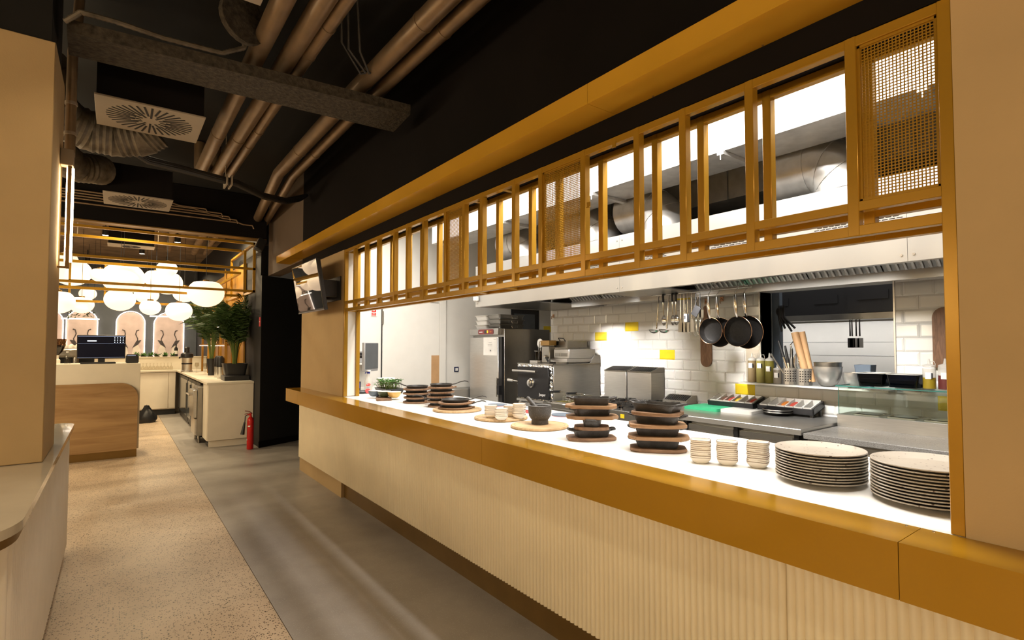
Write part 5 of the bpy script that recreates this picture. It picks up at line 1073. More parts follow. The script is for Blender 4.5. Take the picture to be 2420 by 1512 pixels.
pd = thing('wooden_paddle', 'long dark wooden serving paddle hanging on the white tiles', 'paddle', (4.975, 3.305, 1.39))
P = []
for k in range(9):
    a = PI + PI * k / 8; P.append((0.066 * math.cos(a), 0.066 + 0.066 * math.sin(a)))
P += [(0.066, 0.46), (0.055, 0.50), (0.024, 0.525), (0.022, 0.60)] + [(0.026 * math.cos(PI * k / 6), 0.625 + 0.026 * math.sin(PI * k / 6)) for k in range(7)] + [(-0.022, 0.60), (-0.024, 0.525), (-0.055, 0.50), (-0.066, 0.46)]
obj('blade', MB().loft([[(4.972, 3.305 + a, 1.395 + b) for a, b in P], [(4.988, 3.305 + a, 1.395 + b) for a, b in P]]), 'paddle', pd)
obj('groove', MB().box((4.9712, 3.298, 1.44), (4.972, 3.300, 1.86)).box((4.9712, 3.315, 1.44), (4.972, 3.317, 1.86)), 'board_walnut', pd)
obj('hook', MB().tube([(4.985, 3.305, 2.09), (4.965, 3.305, 2.095), (4.962, 3.305, 2.07), (4.97, 3.305, 2.05)], 0.004, 6).box((4.982, 3.29, 2.07), (4.990, 3.32, 2.12)), 'copper', pd)
for k, (y, z) in enumerate(((3.12, 2.08), (5.80, 2.02))):
    t = thing('wall_hook', ('copper hook on the tiles behind the spatulas', 'copper hook on the tile edge by the fridge')[k], 'hook', (4.97, y, z)); obj('plate', MB().box((4.982, y - 0.02, z), (4.991, y + 0.02, z + 0.05), 0.003), 'copper', t); obj('prong', MB().tube([(4.982, y, z + 0.03), (4.955, y, z + 0.02), (4.95, y, z - 0.01), (4.962, y, z - 0.02)], 0.005, 6), 'copper', t)
def frypan(y, z, r, x, lab, tilt, hook=True):
    t = thing('frying_pan', lab, 'pan', (x, y, z - r), 0, 'frying pans hanging from the hood')
    M = T(x, y, z) @ RX(tilt) @ RY(-90)
    obj('body', MB().lathe([(0, 0.0), (r * 0.76, 0.0), (r * 0.80, 0.004), (r, 0.045), (r * 0.985, 0.046), (r * 0.79, 0.009), (r * 0.74, 0.005), (0, 0.005)], n=36).xf(M), 'nonstick', t)
    obj('rim', MB().tube([tuple(M @ Vector((r * 0.997 * math.cos(2 * PI * i / 36), r * 0.997 * math.sin(2 * PI * i / 36), 0.046))) for i in range(36)], 0.0022, 6, closed=True), 'copper', t)
    L = 0.19
    p = [M @ Vector(q) for q in ((r * 0.97, 0, 0.035), (r + 0.03, 0, 0.055), (r + L * 0.6, 0, 0.06), (r + L, 0, 0.05))]
    hm = MB().tube(p, [0.010, 0.012, 0.019, 0.011], 12); hm.v = [v if abs(v.x - x) > 9 else Vector((x - 0.05 + (v.x - x + 0.05) * 0.55, v.y, v.z)) for v in hm.v]; obj('handle', hm, 'steel_bright', t)
    top = p[-1]; obj('hook', MB().tube([top, top + Vector((0, 0, 0.02)), (x + 0.01, y + 0.02, 2.135), (4.31, y + 0.025, 2.16), (4.33, y + 0.025, 2.19)], 0.004, 6), 'steel_bright', t)
frypan(2.778, 1.755, 0.118, 4.30, 'smaller frying pan with shiny rim hanging left in front', -3)
frypan(2.735, 1.742, 0.132, 4.375, 'frying pan hidden behind the smaller shiny rimmed pan', -4)
frypan(2.515, 1.745, 0.130, 4.30, 'larger dark frying pan hanging right in front', -3)
frypan(2.468, 1.738, 0.142, 4.375, 'frying pan half hidden behind the larger dark pan', -4)

# ------------------------------------------------------------------ things on the hatch sill
SZ = OZ0 + 0.0045
SX = 4.925
sauce('s', SX, 2.765, SZ, 0.041, 0.265, 1, 'oil_a', 'squeeze bottle of brownish oil, leftmost on the hatch sill', 'clear_plastic', True, 0.62)
sauce('s', SX, 2.677, SZ, 0.041, 0.265, 1, 'oil_b', 'squeeze bottle of pale olive oil, second on the hatch sill', 'clear_plastic', True, 0.62)
sauce('s', SX, 2.590, SZ, 0.041, 0.265, 1, 'oil_c', 'squeeze bottle of dark olive oil, third on the hatch sill', 'clear_plastic', True, 0.52)
sauce('s', SX - 0.02, 2.505, SZ, 0.038, 0.165, 1, 'oil_d', 'short squeeze bottle beside the cutlery holders', 'clear_plastic', False, 0.5)
def hold(y, lab, x=SX):
    t = thing('cutlery_holder', lab, 'holder', (x, y, SZ), 0, 'perforated cutlery holders')
    P = [(0.062 * math.cos(2 * PI * i / 10 + 0.3), 0.062 * math.sin(2 * PI * i / 10 + 0.3)) for i in range(10)]
    obj('cup', MB().loft([ring(P, 0.0005), ring(P, 0.15), ring(P, 0.15, 0.95), ring(P, 0.005, 0.95)]), 'steel', t, world=False, ang=20)
    m = MB()
    for i in range(5):
        for j in range(5):
            a = math.radians(170 + 20 * i); c, s = math.cos(a), math.sin(a); p = Vector((0.0608 * c, 0.0608 * s, 0.035 + 0.022 * j)); m.cyl(p, p + Vector((0.0026 * c, 0.0026 * s, 0)), 0.006, n=6)
    obj('perforations', m, 'dark_slot', t, world=False, smooth=False); return t
hold(2.40, 'perforated steel cutlery holder with knives'); hold(2.268, 'perforated steel cutlery holder with rolled paper')
def stick(name, lab, cat, p, q, parts, grp='utensils standing in the holders'):
    t = thing(name, lab, cat, p, 0, grp); p, q = Vector(p), Vector(q); d = q - p
    for nm, f0, f1, r0, r1, m in parts: obj(nm, MB().tube([p + d * f0, p + d * ((f0 + f1) / 2), p + d * f1], [r0, (r0 + r1) / 2 * 1.05, r1], 8), m, t)
stick('kitchen_knife', 'chef knife with long black handle leaning left in the holder', 'knife', (SX, 2.39, SZ + 0.02), (SX, 2.50, SZ + 0.40), [('blade', 0, 0.62, 0.010, 0.012, 'steel_bright'), ('handle', 0.60, 1, 0.015, 0.011, 'black_plastic')])
stick('kitchen_knife', 'chef knife with black handle next to the rolled paper', 'knife', (SX - 0.02, 2.38, SZ + 0.02), (SX - 0.03, 2.425, SZ + 0.355), [('blade', 0, 0.55, 0.010, 0.012, 'steel_bright'), ('handle', 0.53, 1, 0.016, 0.009, 'black_plastic')])
stick('tongs', 'steel tongs leaning far left out of the cutlery holder', 'tongs', (SX - 0.03, 2.39, SZ + 0.02), (SX - 0.06, 2.545, SZ + 0.28), [('arm', 0, 1, 0.006, 0.008, 'steel_bright')])
t = thing('balloon_whisk', 'wire whisk standing in the right cutlery holder', 'whisk', (SX, 2.27, SZ + 0.02), 0, 'utensils standing in the holders'); m = MB()
for q in range(6):
    a = PI * q / 6; m.tube([(SX - 0.01 + 0.04 * math.cos(a) * math.sin(2 * PI * j / 14), 2.315 + 0.04 * math.sin(a) * math.sin(2 * PI * j / 14), SZ + 0.21 + 0.085 * math.cos(2 * PI * j / 14)) for j in range(14)], 0.0022, 5, closed=True)
obj('wires', m, 'steel_bright', t); obj('handle', MB().cyl((SX, 2.28, SZ + 0.02), (SX - 0.01, 2.31, SZ + 0.13), 0.008), 'steel_bright', t)
for k, (a, b, hh) in enumerate(((2.235, 2.345, 0.475), (2.21, 2.295, 0.48))):
    p, q = Vector((SX - 0.01 + 0.03 * k, a, SZ + 0.03)), Vector((SX - 0.01 + 0.03 * k, b, SZ + hh))
    t = thing('paper_roll', ('rolled sheet of brown baking paper leaning in the holder, left', 'rolled sheet of brown baking paper leaning in the holder, right')[k], 'paper', tuple(p), 0, 'rolled baking paper')
    obj('roll', MB().tube([p, q], 0.032 - 0.006 * k, 14, caps=False), 'parchment', t); obj('inner_turn', MB().tube([p, q], 0.022 - 0.004 * k, 12, caps=False), 'parchment', t)
def bowl(name, lab, x, y, z, r, h, m, n=28, th=0.004, cat='bowl', grp=None):
    t = thing(name, lab, cat, (x, y, z), 0, grp); pr = [(0.0, 0.0005), (r * 0.35, 0.0005)]
    for k in range(1, 9): a = PI / 2 * k / 8; pr.append((r * (0.35 + 0.65 * math.sin(a)), h * (1 - math.cos(a)) ** 0.9 + 0.0005))
    inn = [(q - th, zz + th * 0.6) for q, zz in reversed(pr[2:])]
    obj('bowl', MB().lathe(pr + [(r + 0.003, h), (r + 0.003, h + 0.003)] + inn + [(0.0, th)], n=n), m, t, world=False); return t
b = bowl('mixing_bowl', 'larger steel mixing bowl on the hatch sill', SX + 0.02, 2.08, SZ, 0.112, 0.17, 'steel'); bowl('mixing_bowl', 'steel mixing bowl nested inside the larger one', SX + 0.02, 2.08, SZ + 0.042, 0.108, 0.165, 'steel_dark')
bowl('mixing_bowl', 'smaller steel mixing bowl beside the blue bins', SX + 0.02, 1.885, SZ, 0.075, 0.125, 'steel')
for k in range(5):
    y = 2.64 - 0.012 * k; z = 1.72 + 0.03 * (k % 3)
    t = thing('hanging_utensil', 'black utensil in the cluster hanging at the left of the hatch, ' + ORD[k] + ' from the left', 'utensil', (5.24, y, z), 0, 'black utensils in the hatch')
    obj('handle', MB().tube([(5.24, y + 0.01, 2.02), (5.22, y, 1.90), (5.21, y - 0.03 - 0.02 * k, z + 0.04)], [0.004, 0.012, 0.010], 8), 'black_plastic', t); obj('head', MB().ball((5.235, y + 0.012, 1.96 - 0.02 * k), 0.012, 0.028, 0.04), 'black_plastic', t)
t = thing('hatch_post', 'dark upright at the left side of the hatch', 'post', (5.32, 2.80, 0)); pbox('upright', (5.27, 2.66, 0.9), (5.33, 2.9, 2.6), 'slate_blue', t); pbox('foot_plate', (5.25, 2.64, 0), (5.35, 2.92, 0.9), 'steel_dark', t)
t = thing('pepper_mill', 'slim steel pourer bottle behind the squeeze bottles', 'bottle', (5.17, 2.50, SZ)); obj('body', MB().lathe([(0, 0.0005), (0.028, 0.0005), (0.028, 0.20), (0.012, 0.25), (0.014, 0.30), (0.01, 0.33), (0, 0.33)], n=14), 'steel_dark', t, world=False); obj('spout', MB().tube([(0, 0, 0.33), (0, 0.01, 0.36), (0, -0.02, 0.40)], [0.008, 0.006, 0.004], 8), 'steel_bright', t, world=False)
for k, (y, lab) in enumerate(((1.88, 'black fork tool'), (1.865, 'black slotted turner'), (1.835, 'grey ladle'), (1.81, 'grey turner'))):
    x = 6.1; yy = 2.30 + (1.85 - y) * -1.3
    t = thing('hanging_tool', lab + ' hanging from the black hood in the back room', 'utensil', (x, yy, 1.60), 0, 'tools on the back room hood')
    obj('handle', MB().tube([(x, yy, 1.89), (x, yy, 1.72)], [0.006, 0.008], 8), 'black_plastic', t); obj('head', MB().box((x - 0.004, yy - 0.03, 1.60), (x + 0.004, yy + 0.025, 1.70), 0.003), 'black_plastic' if k < 2 else 'grey_plastic', t); obj('hook', MB().cyl((x, yy, 1.89), (x + 0.09, yy, 1.915), 0.004), 'steel_bright', t)

# ------------------------------------------------------------------ things on the worktop
WZ = 1.0748
def plate_mesh(r):
    return MB().lathe([(0, 0.002), (r * 0.60, 0.0005), (r * 0.62, 0.0005), (r * 0.66, 0.004), (r * 0.93, 0.016), (r, 0.020), (r * 1.003, 0.0225), (r * 0.995, 0.0245), (r * 0.93, 0.0215), (r * 0.72, 0.0105), (r * 0.66, 0.0085), (0, 0.0085)], n=56)
for s, (cx, cy, r, n, nm) in enumerate(((2.285, 0.998, 0.165, 11, 'left'), (2.275, 0.632, 0.172, 12, 'right'))):
    src = None
    for k in range(n):
        lab = ('speckled cream plate on top of the ' + nm + ' stack') if k == n - 1 else 'speckled cream plate, ' + ORD[k] + ' from the bottom of the ' + nm + ' stack'
        if src is None: o = obj('dinner_plate', plate_mesh(r), 'speckled_plate', None, world=False); src = o
        else: o = src.copy(); COL.objects.link(o)
        tag(o, lab, 'plate', nm + ' stack of speckled plates'); o.location = (cx + random.uniform(-0.0015, 0.0015), cy + random.uniform(-0.0015, 0.0015), WZ + 0.0002 + k * 0.0108); o.rotation_euler = (0, 0, k * 1.3 + s)
# small square dishes in stacks
def dish_meshes():
    h = 0.028
    def rg(w, z, f=1.0): return ring(rrect(w * f, w * 0.86 * f, 0.020 * f, 4), z)
    body = MB().loft([rg(0.055, 0.0005), rg(0.060, 0.002), rg(0.078, 0.012), rg(0.087, 0.0195), rg(0.0898, 0.0225), rg(0.0900, h), rg(0.087, h), rg(0.083, 0.021), rg(0.070, 0.010), rg(0.054, 0.004)])
    rim = MB().loft([rg(0.0903, h - 0.0005), rg(0.0908, h + 0.0003), rg(0.0900, h + 0.0010), rg(0.0874, h + 0.0010), rg(0.0868, h)], False, False)
    return body, rim
_d = None
def dish_stack(x, y, z, n, rz, nm, grp, pitch=0.0088):
    global _d
    for k in range(n):
        lab = 'small cream dish ' + ('on top' if k == n - 1 else ORD[k] + ' from the bottom') + ' of the ' + nm
        if _d is None:
            t = thing('square_dish', lab, 'dish', (0, 0, 0)); a, b = dish_meshes(); obj('body', a, 'cream_ceramic', t, world=False); obj('rim', b, 'brown_rim', t, world=False); _d = t
        else:
            t = copy_tree(_d); t['label'] = lab
        t['group'] = grp; t.location = (x + random.uniform(-0.0015, 0.0015), y + random.uniform(-0.0015, 0.0015), z + k * pitch); t.rotation_euler = (0, 0, math.radians(rz + 90 + random.uniform(-3, 3)))
random.seed(4)
for (x, y), n, rz, nm in (((2.192, 1.492), 10, 31, 'dish stack next to the rectangular skillets'), ((2.252, 1.392), 10, 29, 'middle dish stack of three'), ((2.312, 1.276), 11, 20, 'dish stack next to the plates')):
    dish_stack(x, y, WZ, n, rz, nm, 'three dish stacks by the plates')
def round_board(x, y, r, lab, m='board_light'):
    t = thing('round_board', lab, 'board', (x, y, WZ), random.uniform(0, 180)); obj('disc', MB().lathe([(0, 0.0005), (r * 0.97, 0.0005), (r, 0.006), (r, 0.014), (r * 0.985, 0.018), (0, 0.018)], n=48), m, t, world=False)
    obj('groove', MB().tube([(r * 0.88 * math.cos(2 * PI * i / 40), r * 0.88 * math.sin(2 * PI * i / 40), 0.0178) for i in range(40)], 0.0012, 6, closed=True), 'trivet_b', t, world=False); return t
round_board(2.275, 2.79, 0.195, 'round wooden board under the stone mortar'); round_board(2.305, 3.285, 0.200, 'round wooden board under the small dish stacks'); round_board(2.30, 3.92, 0.205, 'round wooden board under two round skillets')
BZ = WZ + 0.0182
for (x, y), n, rz, nm in (((2.205, 3.27), 8, 48, 'left dish stack on the round board'), ((2.205, 3.135), 7, 47, 'front dish stack on the round board'), ((2.355, 3.24), 7, 45, 'rear dish stack on the round board'), ((2.345, 3.11), 10, 42, 'tallest dish stack on the round board')):
    dish_stack(x, y, BZ, n, rz, nm, 'dish stacks on the round board')
mo_ = thing('mortar', 'black stone mortar standing on a round board', 'mortar', (2.290, 2.805, BZ))
obj('bowl', MB().lathe([(0, 0.0005), (0.056, 0.0005), (0.058, 0.006), (0.056, 0.03), (0.062, 0.036), (0.074, 0.055), (0.079, 0.085), (0.079, 0.125), (0.074, 0.128), (0.066, 0.122), (0.060, 0.07), (0.035, 0.045), (0, 0.042)], n=40), 'mortar_stone', mo_, world=False)
pe = thing('pestle', 'black stone pestle leaning in the mortar', 'pestle', (2.29, 2.80, BZ + 0.06)); obj('shaft', MB().tube([(2.295, 2.80, BZ + 0.068), (2.29, 2.84, BZ + 0.10), (2.265, 2.905, BZ + 0.168), (2.263, 2.910, BZ + 0.172)], [0.019, 0.018, 0.0145, 0.010], 14), 'mortar_stone', pe)

# round cast iron skillets on wooden trivets
def trivet_poly(r, n=40):
    P = []
    for i in range(n):
        a = 2 * PI * i / n; q = r * (1 + 0.0 * math.cos(2 * a)); P.append((q * math.cos(a), q * math.sin(a)))
    return P
def skillet(r=0.105, h=0.028):
    b = MB().lathe([(0, 0.0005), (r * 0.86, 0.0005), (r * 0.90, 0.003), (r, h - 0.002), (r * 1.01, h), (r * 0.965, h + 0.001), (r * 0.86, 0.006), (0, 0.006)], n=36)
    hd_ = MB().loft([[(x, -w, z - 0.004), (x, w, z - 0.004), (x, w, z + 0.004), (x, -w, z + 0.004)] for x, w, z in ((r * 0.97, 0.016, h - 0.006), (r + 0.03, 0.011, h), (r + 0.07, 0.009, h + 0.016), (r + 0.11, 0.010, h + 0.024), (r + 0.135, 0.008, h + 0.020), (r + 0.145, 0.004, h + 0.013))])
    return b, hd_
_s = {}
def round_stack(x, y, z, n, nm, handles, r=0.105, tr=0.128, jit=6):
    for k in range(n):
        lab = 'wooden trivet, ' + ORD[k] + ' from the bottom of the ' + nm
        if ('t', tr) not in _s:
            t = obj('skillet_trivet', MB().loft([ring(trivet_poly(tr), 0.0005, 0.97), ring(trivet_poly(tr), 0.006), ring(trivet_poly(tr), 0.014), ring(trivet_poly(tr), 0.0165, 0.98), ring(trivet_poly(tr), 0.0165, 0.87), ring(trivet_poly(tr), 0.011, 0.86)]).box((tr * 0.9, -0.02, 0.003), (tr + 0.018, 0.02, 0.0145)), 'trivet_a', None, world=False); _s[('t', tr)] = t
        else: t = _s[('t', tr)].copy(); COL.objects.link(t)
        tag(t, lab, 'trivet', 'trivets in the ' + nm); t.location = (x + random.uniform(-1, 1) * 0.001 * jit, y + random.uniform(-1, 1) * 0.001 * jit, z); t.rotation_euler = (0, 0, math.radians(handles[k] + random.uniform(-20, 20)))
        z += 0.0113
        lab = 'round cast iron skillet, ' + ('topmost' if k == n - 1 else ORD[k] + ' from the bottom') + ' of the ' + nm
        if ('s', r) not in _s:
            p = thing('round_skillet', lab, 'skillet', (0, 0, 0)); a, b = skillet(r); obj('pan', a, 'cast_iron', p, world=False); obj('handle', b, 'cast_iron', p, world=False); _s[('s', r)] = p
        else: p = copy_tree(_s[('s', r)]); p['label'] = lab
        p['group'] = 'skillets in the ' + nm; p.location = (x + random.uniform(-1, 1) * 0.0008 * jit, y + random.uniform(-1, 1) * 0.0008 * jit, z); p.rotation_euler = (0, 0, math.radians(handles[k]))
        z += 0.0297
    return z
random.seed(21)
round_stack(2.31, 4.70, WZ, 4, 'left skillet stack by the greens', (-45, -60, 20, 130), jit=5)
round_stack(2.335, 4.27, WZ, 5, 'tall middle skillet stack', (100, 150, 40, 60, -30), r=0.100, tr=0.120, jit=5)
round_stack(2.285, 3.93, BZ, 2, 'low skillet pair on a board', (-35, -38), r=0.118, tr=0.145, jit=3)

# rectangular cast iron dishes on shaped boards
def board_poly(L, W, kind):
    P = []
    if kind == 'hex': return [(-L / 2, -W * 0.22), (-L * 0.36, -W / 2), (L * 0.36, -W / 2), (L / 2, -W * 0.22), (L / 2, W * 0.22), (L * 0.36, W / 2), (-L * 0.36, W / 2), (-L / 2, W * 0.22)]
    n = 32
    for i in range(n):
        a = 2 * PI * i / n; c, s = math.cos(a), math.sin(a); e = 0.75
        P.append((max(-L * 0.47, min(L * 0.47, L / 2 * abs(c) ** e * (1 if c > 0 else -1))), W / 2 * abs(s) ** e * (1 if s > 0 else -1)))
    return P
def cast_dish(L=0.215, W=0.135, h=0.042):
    def rg(f, z): return ring(rrect(L * f, W * f, 0.022 * f, 4), z)
    b = MB().loft([rg(0.86, 0.0005), rg(0.88, 0.003), rg(0.99, h - 0.006), rg(1.03, h - 0.003), rg(1.03, h), rg(0.95, h), rg(0.85, 0.008), rg(0.80, 0.006)])
    hs = []
    for s in (-1, 1):
        pts = [(s * L * 0.5, -0.032, h - 0.006), (s * (L * 0.5 + 0.033), -0.026, h + 0.001), (s * (L * 0.5 + 0.036), 0.0, h + 0.002), (s * (L * 0.5 + 0.033), 0.026, h + 0.001), (s * L * 0.5, 0.032, h - 0.006)]
        hs.append(MB().tube(pts, 0.0065, 8))
    return b, hs
def rect_stack(x, y, rows, nm):
    z = WZ
    for k, (kind, L, W, brz, mt, drz, dL) in enumerate(rows):
        t = obj('serving_board', MB().loft([ring(board_poly(L, W, kind), 0.0005, 0.97), ring(board_poly(L, W, kind), 0.006), ring(board_poly(L, W, kind), 0.016), ring(board_poly(L, W, kind), 0.019, 0.985)]), mt, None, world=False, ang=25)
        tag(t, ('oval' if kind == 'oval' else 'angular') + ' wooden board, ' + ORD[k] + ' from the bottom of the ' + nm, 'board', 'boards in the ' + nm); t.location = (x + random.uniform(-0.004, 0.004), y + random.uniform(-0.004, 0.004), z); t.rotation_euler = (0, 0, math.radians(brz)); z += 0.0193
        p = thing('cast_iron_dish', 'rectangular cast iron dish, ' + ('topmost' if k == len(rows) - 1 else ORD[k] + ' from the bottom') + ' of the ' + nm, 'dish', (x + random.uniform(-0.004, 0.004), y + random.uniform(-0.004, 0.004), z), drz, 'iron dishes in the ' + nm)
        a, hs = cast_dish(dL, dL * 0.62); obj('tray', a, 'cast_iron', p, world=False, ang=30)
        for h_ in hs: obj('handle', h_, 'cast_iron', p, world=False)
        z += 0.0423
random.seed(8)
rect_stack(2.225, 2.245, [('oval', 0.30, 0.19, -34, 'trivet_a', -30, 0.205), ('oval', 0.215, 0.17, -44, 'trivet_a', 40, 0.165), ('hex', 0.30, 0.18, -38, 'trivet_b', -28, 0.21), ('hex', 0.30, 0.18, -47, 'trivet_b', -46, 0.215)], 'left stack of rectangular dishes')
rect_stack(2.275, 1.805, [('oval', 0.305, 0.19, -48, 'trivet_a', -52, 0.225), ('hex', 0.31, 0.19, -50, 'trivet_b', -50, 0.225), ('oval', 0.31, 0.20, -46, 'trivet_b', -60, 0.225), ('oval', 0.27, 0.20, -66, 'trivet_a', -78, 0.235)], 'right stack of rectangular dishes')
# flat mats at the kitchen side
for k, (x, y, r, m_, lab) in enumerate(((2.80, 3.13, 0.10, 'slate_blue', 'slate blue round mat behind the mortar'), (2.83, 3.60, 0.085, 'slate_blue', 'slate blue round mat behind the dish stacks'), (2.78, 4.02, 0.09, 'slate_blue', 'slate blue round mat behind the low skillets'))):
    t = thing('round_mat', lab, 'mat', (x, y, WZ)); obj('mat', MB().lathe([(0, 0.003), (r, 0.003), (r * 0.98, 0.012), (0, 0.012)], n=28), m_, t, world=False); obj('base', MB().lathe([(0, 0.0004), (r * 0.99, 0.0004), (r * 0.99, 0.003), (0, 0.003)], n=28), 'red_soft', t, world=False)
t = thing('red_block', 'small red plastic box at the kitchen edge of the worktop', 'box', (2.69, 3.45, WZ)); obj('body', MB().box((2.66, 3.40, WZ + 0.0005), (2.73, 3.50, WZ + 0.026), 0.004), 'red_soft', t); obj('lid', MB().box((2.657, 3.397, WZ + 0.026), (2.733, 3.503, WZ + 0.031), 0.002), 'white_plastic', t)
# bowls on a walnut board, greens, cleaning things at the far end
t = thing('walnut_board', 'flat walnut board carrying three small bowls', 'board', (2.20, 5.23, WZ)); obj('slab', MB().prism(rrect(0.15, 0.44, 0.03), 0.0005, 0.016).xf(T(2.20, 5.235, WZ) @ RZ(-22)), 'board_walnut', t)
for k, (x, y, m_, lab) in enumerate(((2.155, 5.36, 'slate_blue', 'small dark bowl, left of three on the walnut board'), (2.205, 5.235, 'green_glaze', 'small green bowl, middle of three on the walnut board'), (2.26, 5.11, 'yellow_glaze', 'small yellow bowl, right of three on the walnut board'))):
    b = bowl('small_bowl', lab, x, y, WZ + 0.0165, 0.066, 0.056, m_, grp='bowls on the walnut board')
    obj('lining', MB().lathe([(0.0595, 0.0585), (0.0665, 0.0588), (0.0668, 0.062), (0.062, 0.0615), (0.05, 0.03), (0.0, 0.014)], n=28, cap0=False), 'white_plastic', b, world=False)
gt = thing('microgreens_tray', 'tray of green microgreens behind the round skillets', 'plant', (2.53, 5.86, WZ)); gt.scale = (1.15, 1.15, 1.25); obj('tray', MB().loft([ring(rrect(0.16, 0.27, 0.01), 0.0005), ring(rrect(0.20, 0.31, 0.015), 0.045), ring(rrect(0.185, 0.295, 0.013), 0.045), ring(rrect(0.15, 0.26, 0.01), 0.03)]), 'black_plastic', gt, world=False); obj('soil', MB().prism(rrect(0.165, 0.275, 0.01), 0.028, 0.038), 'soil', gt, world=False)
random.seed(14); m = MB(); ms = MB()
for k in range(150):
    x, y = random.uniform(-0.08, 0.08), random.uniform(-0.14, 0.14); h = random.uniform(0.08, 0.125); ex, ey = x * 1.15 + random.uniform(-0.02, 0.02), y * 1.15 + random.uniform(-0.02, 0.02); ms.tube([(x, y, 0.035), (ex, ey, h)], 0.0014, 4)
    for q in range(2):
        a = random.uniform(0, 2 * PI); u = Vector((math.cos(a), math.sin(a), random.uniform(-0.3, 0.5))).normalized() * 0.024; v = u.cross(Vector((0.1, 0.2, 1))).normalized() * 0.013; c = Vector((ex, ey, h)); m.add([c, c + u * 0.4 + v, c + u + v * 0.6, c + u - v * 0.6, c + u * 0.4 - v], [(0, 1, 2, 3, 4)])
o = obj('leaves', m, 'leaf', gt, world=False, smooth=False); o['kind'] = 'stuff'; o = obj('stems', ms, 'palm_stem', gt, world=False); o['kind'] = 'stuff'
t = thing('paper_roll_stand', 'thick white paper towel roll behind the microgreens', 'paper roll', (2.66, 6.26, WZ)); obj('roll', MB().lathe([(0.025, 0.001), (0.105, 0.001), (0.108, 0.005), (0.108, 0.143), (0.105, 0.147), (0.025, 0.147)], n=36), 'paper', t, world=False); obj('core', MB().lathe([(0.025, 0.001), (0.025, 0.148)], n=18, cap0=False, cap1=False), 'parchment', t, world=False)
sb = thing('spray_bottle', 'clear spray bottle with blue cap and red oval label', 'bottle', (2.465, 6.34, WZ))
obj('body', MB().lathe([(0, 0.0005), (0.044, 0.0005), (0.047, 0.008), (0.047, 0.10), (0.042, 0.125), (0.022, 0.17), (0.017, 0.205), (0, 0.205)], n=22), 'clear_plastic', sb, world=False); obj('neck_cap', MB().lathe([(0.019, 0.205), (0.019, 0.228), (0, 0.228)], n=14), 'blue_cap', sb, world=False); obj('trigger_head', MB().box((-0.02, -0.045, 0.228), (0.015, 0.03, 0.245), 0.004), 'white_plastic', sb, world=False); obj('trigger', MB().bar((-0.01, 0.035, 0.232), (-0.02, 0.055, 0.205), 0.01, 0.008), 'blue_cap', sb, world=False)
M = T(2.465, 6.34, WZ) @ RZ(22) ; e = [(0.026 * math.cos(2 * PI * i / 20), 0.015 * math.sin(2 * PI * i / 20) + 0.003 * math.cos(2 * PI * i / 20)) for i in range(20)]
MT = T(2.465, 6.34, WZ + 0.07) @ RZ(-22) @ Matrix(((1, 0, 0, 0), (0, 0, -1, -0.0475), (0, 1, 0, 0), (0, 0, 0, 1)))
lb_ = obj('oval_label', MB().loft([[(x, y, 0.0) for x, y in e], [(x, y, 0.002) for x, y in e]]).xf(MT), 'red_sign', sb)
obj('label_script', MB().tube([(-0.016, -0.002, 0.003), (-0.014, 0.006, 0.003), (-0.008, 0.005, 0.003), (-0.012, -0.005, 0.003), (-0.004, -0.004, 0.003), (0.0, 0.003, 0.003), (0.004, -0.003, 0.003), (0.009, 0.004, 0.003), (0.015, 0.003, 0.003)], 0.0016, 5).xf(MT), 'white_ink', lb_)
obj('label_script', MB().tube([(-0.022, -0.036, 0.001), (-0.01, -0.032, 0.002), (0.0, -0.034, 0.002), (0.012, -0.028, 0.002), (0.022, -0.029, 0.001)], 0.0016, 5).xf(MT), 'blue_cap', sb)
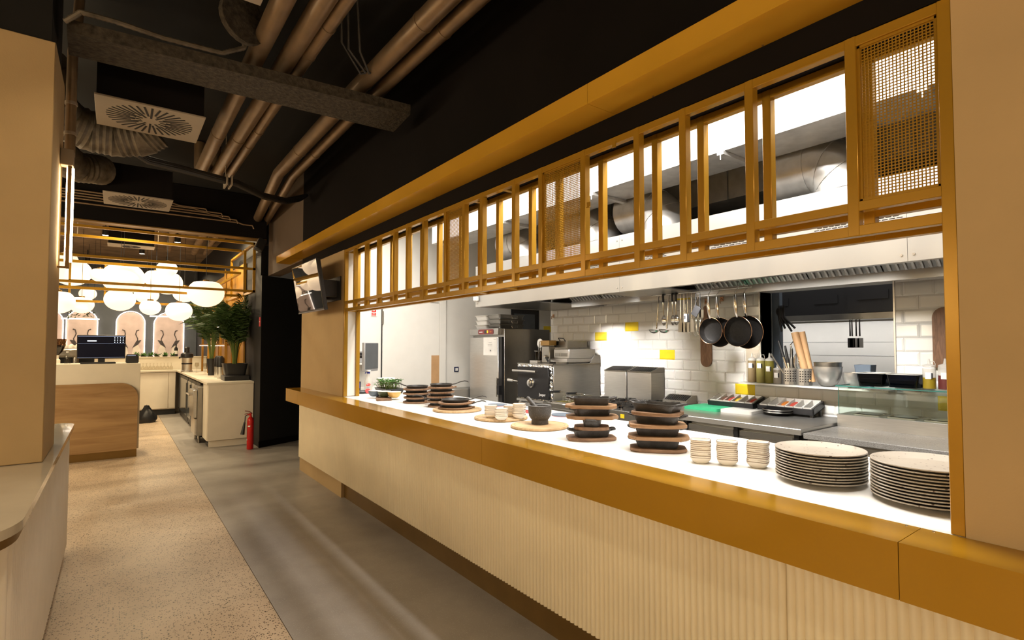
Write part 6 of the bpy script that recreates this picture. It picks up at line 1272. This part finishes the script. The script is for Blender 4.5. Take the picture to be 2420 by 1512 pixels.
t = thing('handheld_scanner', 'red and black handheld gadget by the left gold post', 'gadget', (2.25, 5.98, WZ)); obj('body', MB().box((2.18, 5.92, WZ + 0.0005), (2.34, 6.08, WZ + 0.03), 0.01), 'black_plastic', t); obj('head', MB().cyl((2.30, 5.93, WZ + 0.03), (2.29, 5.91, WZ + 0.03), 0.028, n=20).tube([(2.31, 5.92, WZ + 0.03), (2.36, 5.89, WZ + 0.025)], 0.012, 8), 'red_soft', t)
t = thing('card_terminal', 'upright dark terminal with small screen behind the gold post', 'terminal', (2.28, 6.25, WZ)); M = T(2.28, 6.25, WZ) @ RZ(-30) @ RX(-12); obj('case', MB().box((-0.05, -0.008, 0.003), (0.05, 0.012, 0.12), 0.004).xf(M), 'black_plastic', t); obj('screen', MB().box((-0.042, -0.0095, 0.04), (0.042, -0.0078, 0.11)).xf(M), 'blue_cap', t)
km = thing('order_screen', 'grey order screen on an arm by the kitchen door', 'monitor', (2.5, 6.5, 1.28)); M = T(2.55, 6.46, 1.30) @ RZ(39.8)
obj('casing', MB().box((-0.17, 0.0, 0.0), (0.17, 0.04, 0.36), 0.006).xf(M), 'grey_plastic', km); obj('screen', MB().box((-0.155, -0.002, 0.03), (0.165, 0.0, 0.35)).xf(M), 'screen_grey', km); obj('arm', MB().tube([(2.54, 6.5, 1.48), (2.40, 6.7, 1.48), (2.13, 6.75, 1.48)], 0.018, 10).cyl((2.122, 6.75, 1.48), (2.14, 6.75, 1.48), 0.05), 'black_metal', km)
ws = thing('wall_shelf', 'small white shelf on the wall left of the order screen', 'shelf', (2.6, 7.24, 1.36)); pbox('board', (2.35, 7.14, 1.36), (2.82, 7.349, 1.385), 'white_plastic', ws); pbox('bracket', (2.40, 7.16, 1.30), (2.42, 7.348, 1.36), 'white_plastic', ws)
lp_ = thing('label_printer', 'black label printer on the small white shelf', 'printer', (2.6, 7.24, 1.385)); pbox('body', (2.45, 7.16, 1.3855), (2.72, 7.33, 1.47), 'grey_plastic', lp_, 0.01); pbox('lid', (2.45, 7.155, 1.471), (2.72, 7.33, 1.52), 'black_plastic', lp_, 0.01); pbox('paper_tray', (2.46, 7.17, 1.521), (2.71, 7.32, 1.545), 'grey_plastic', lp_, 0.006)
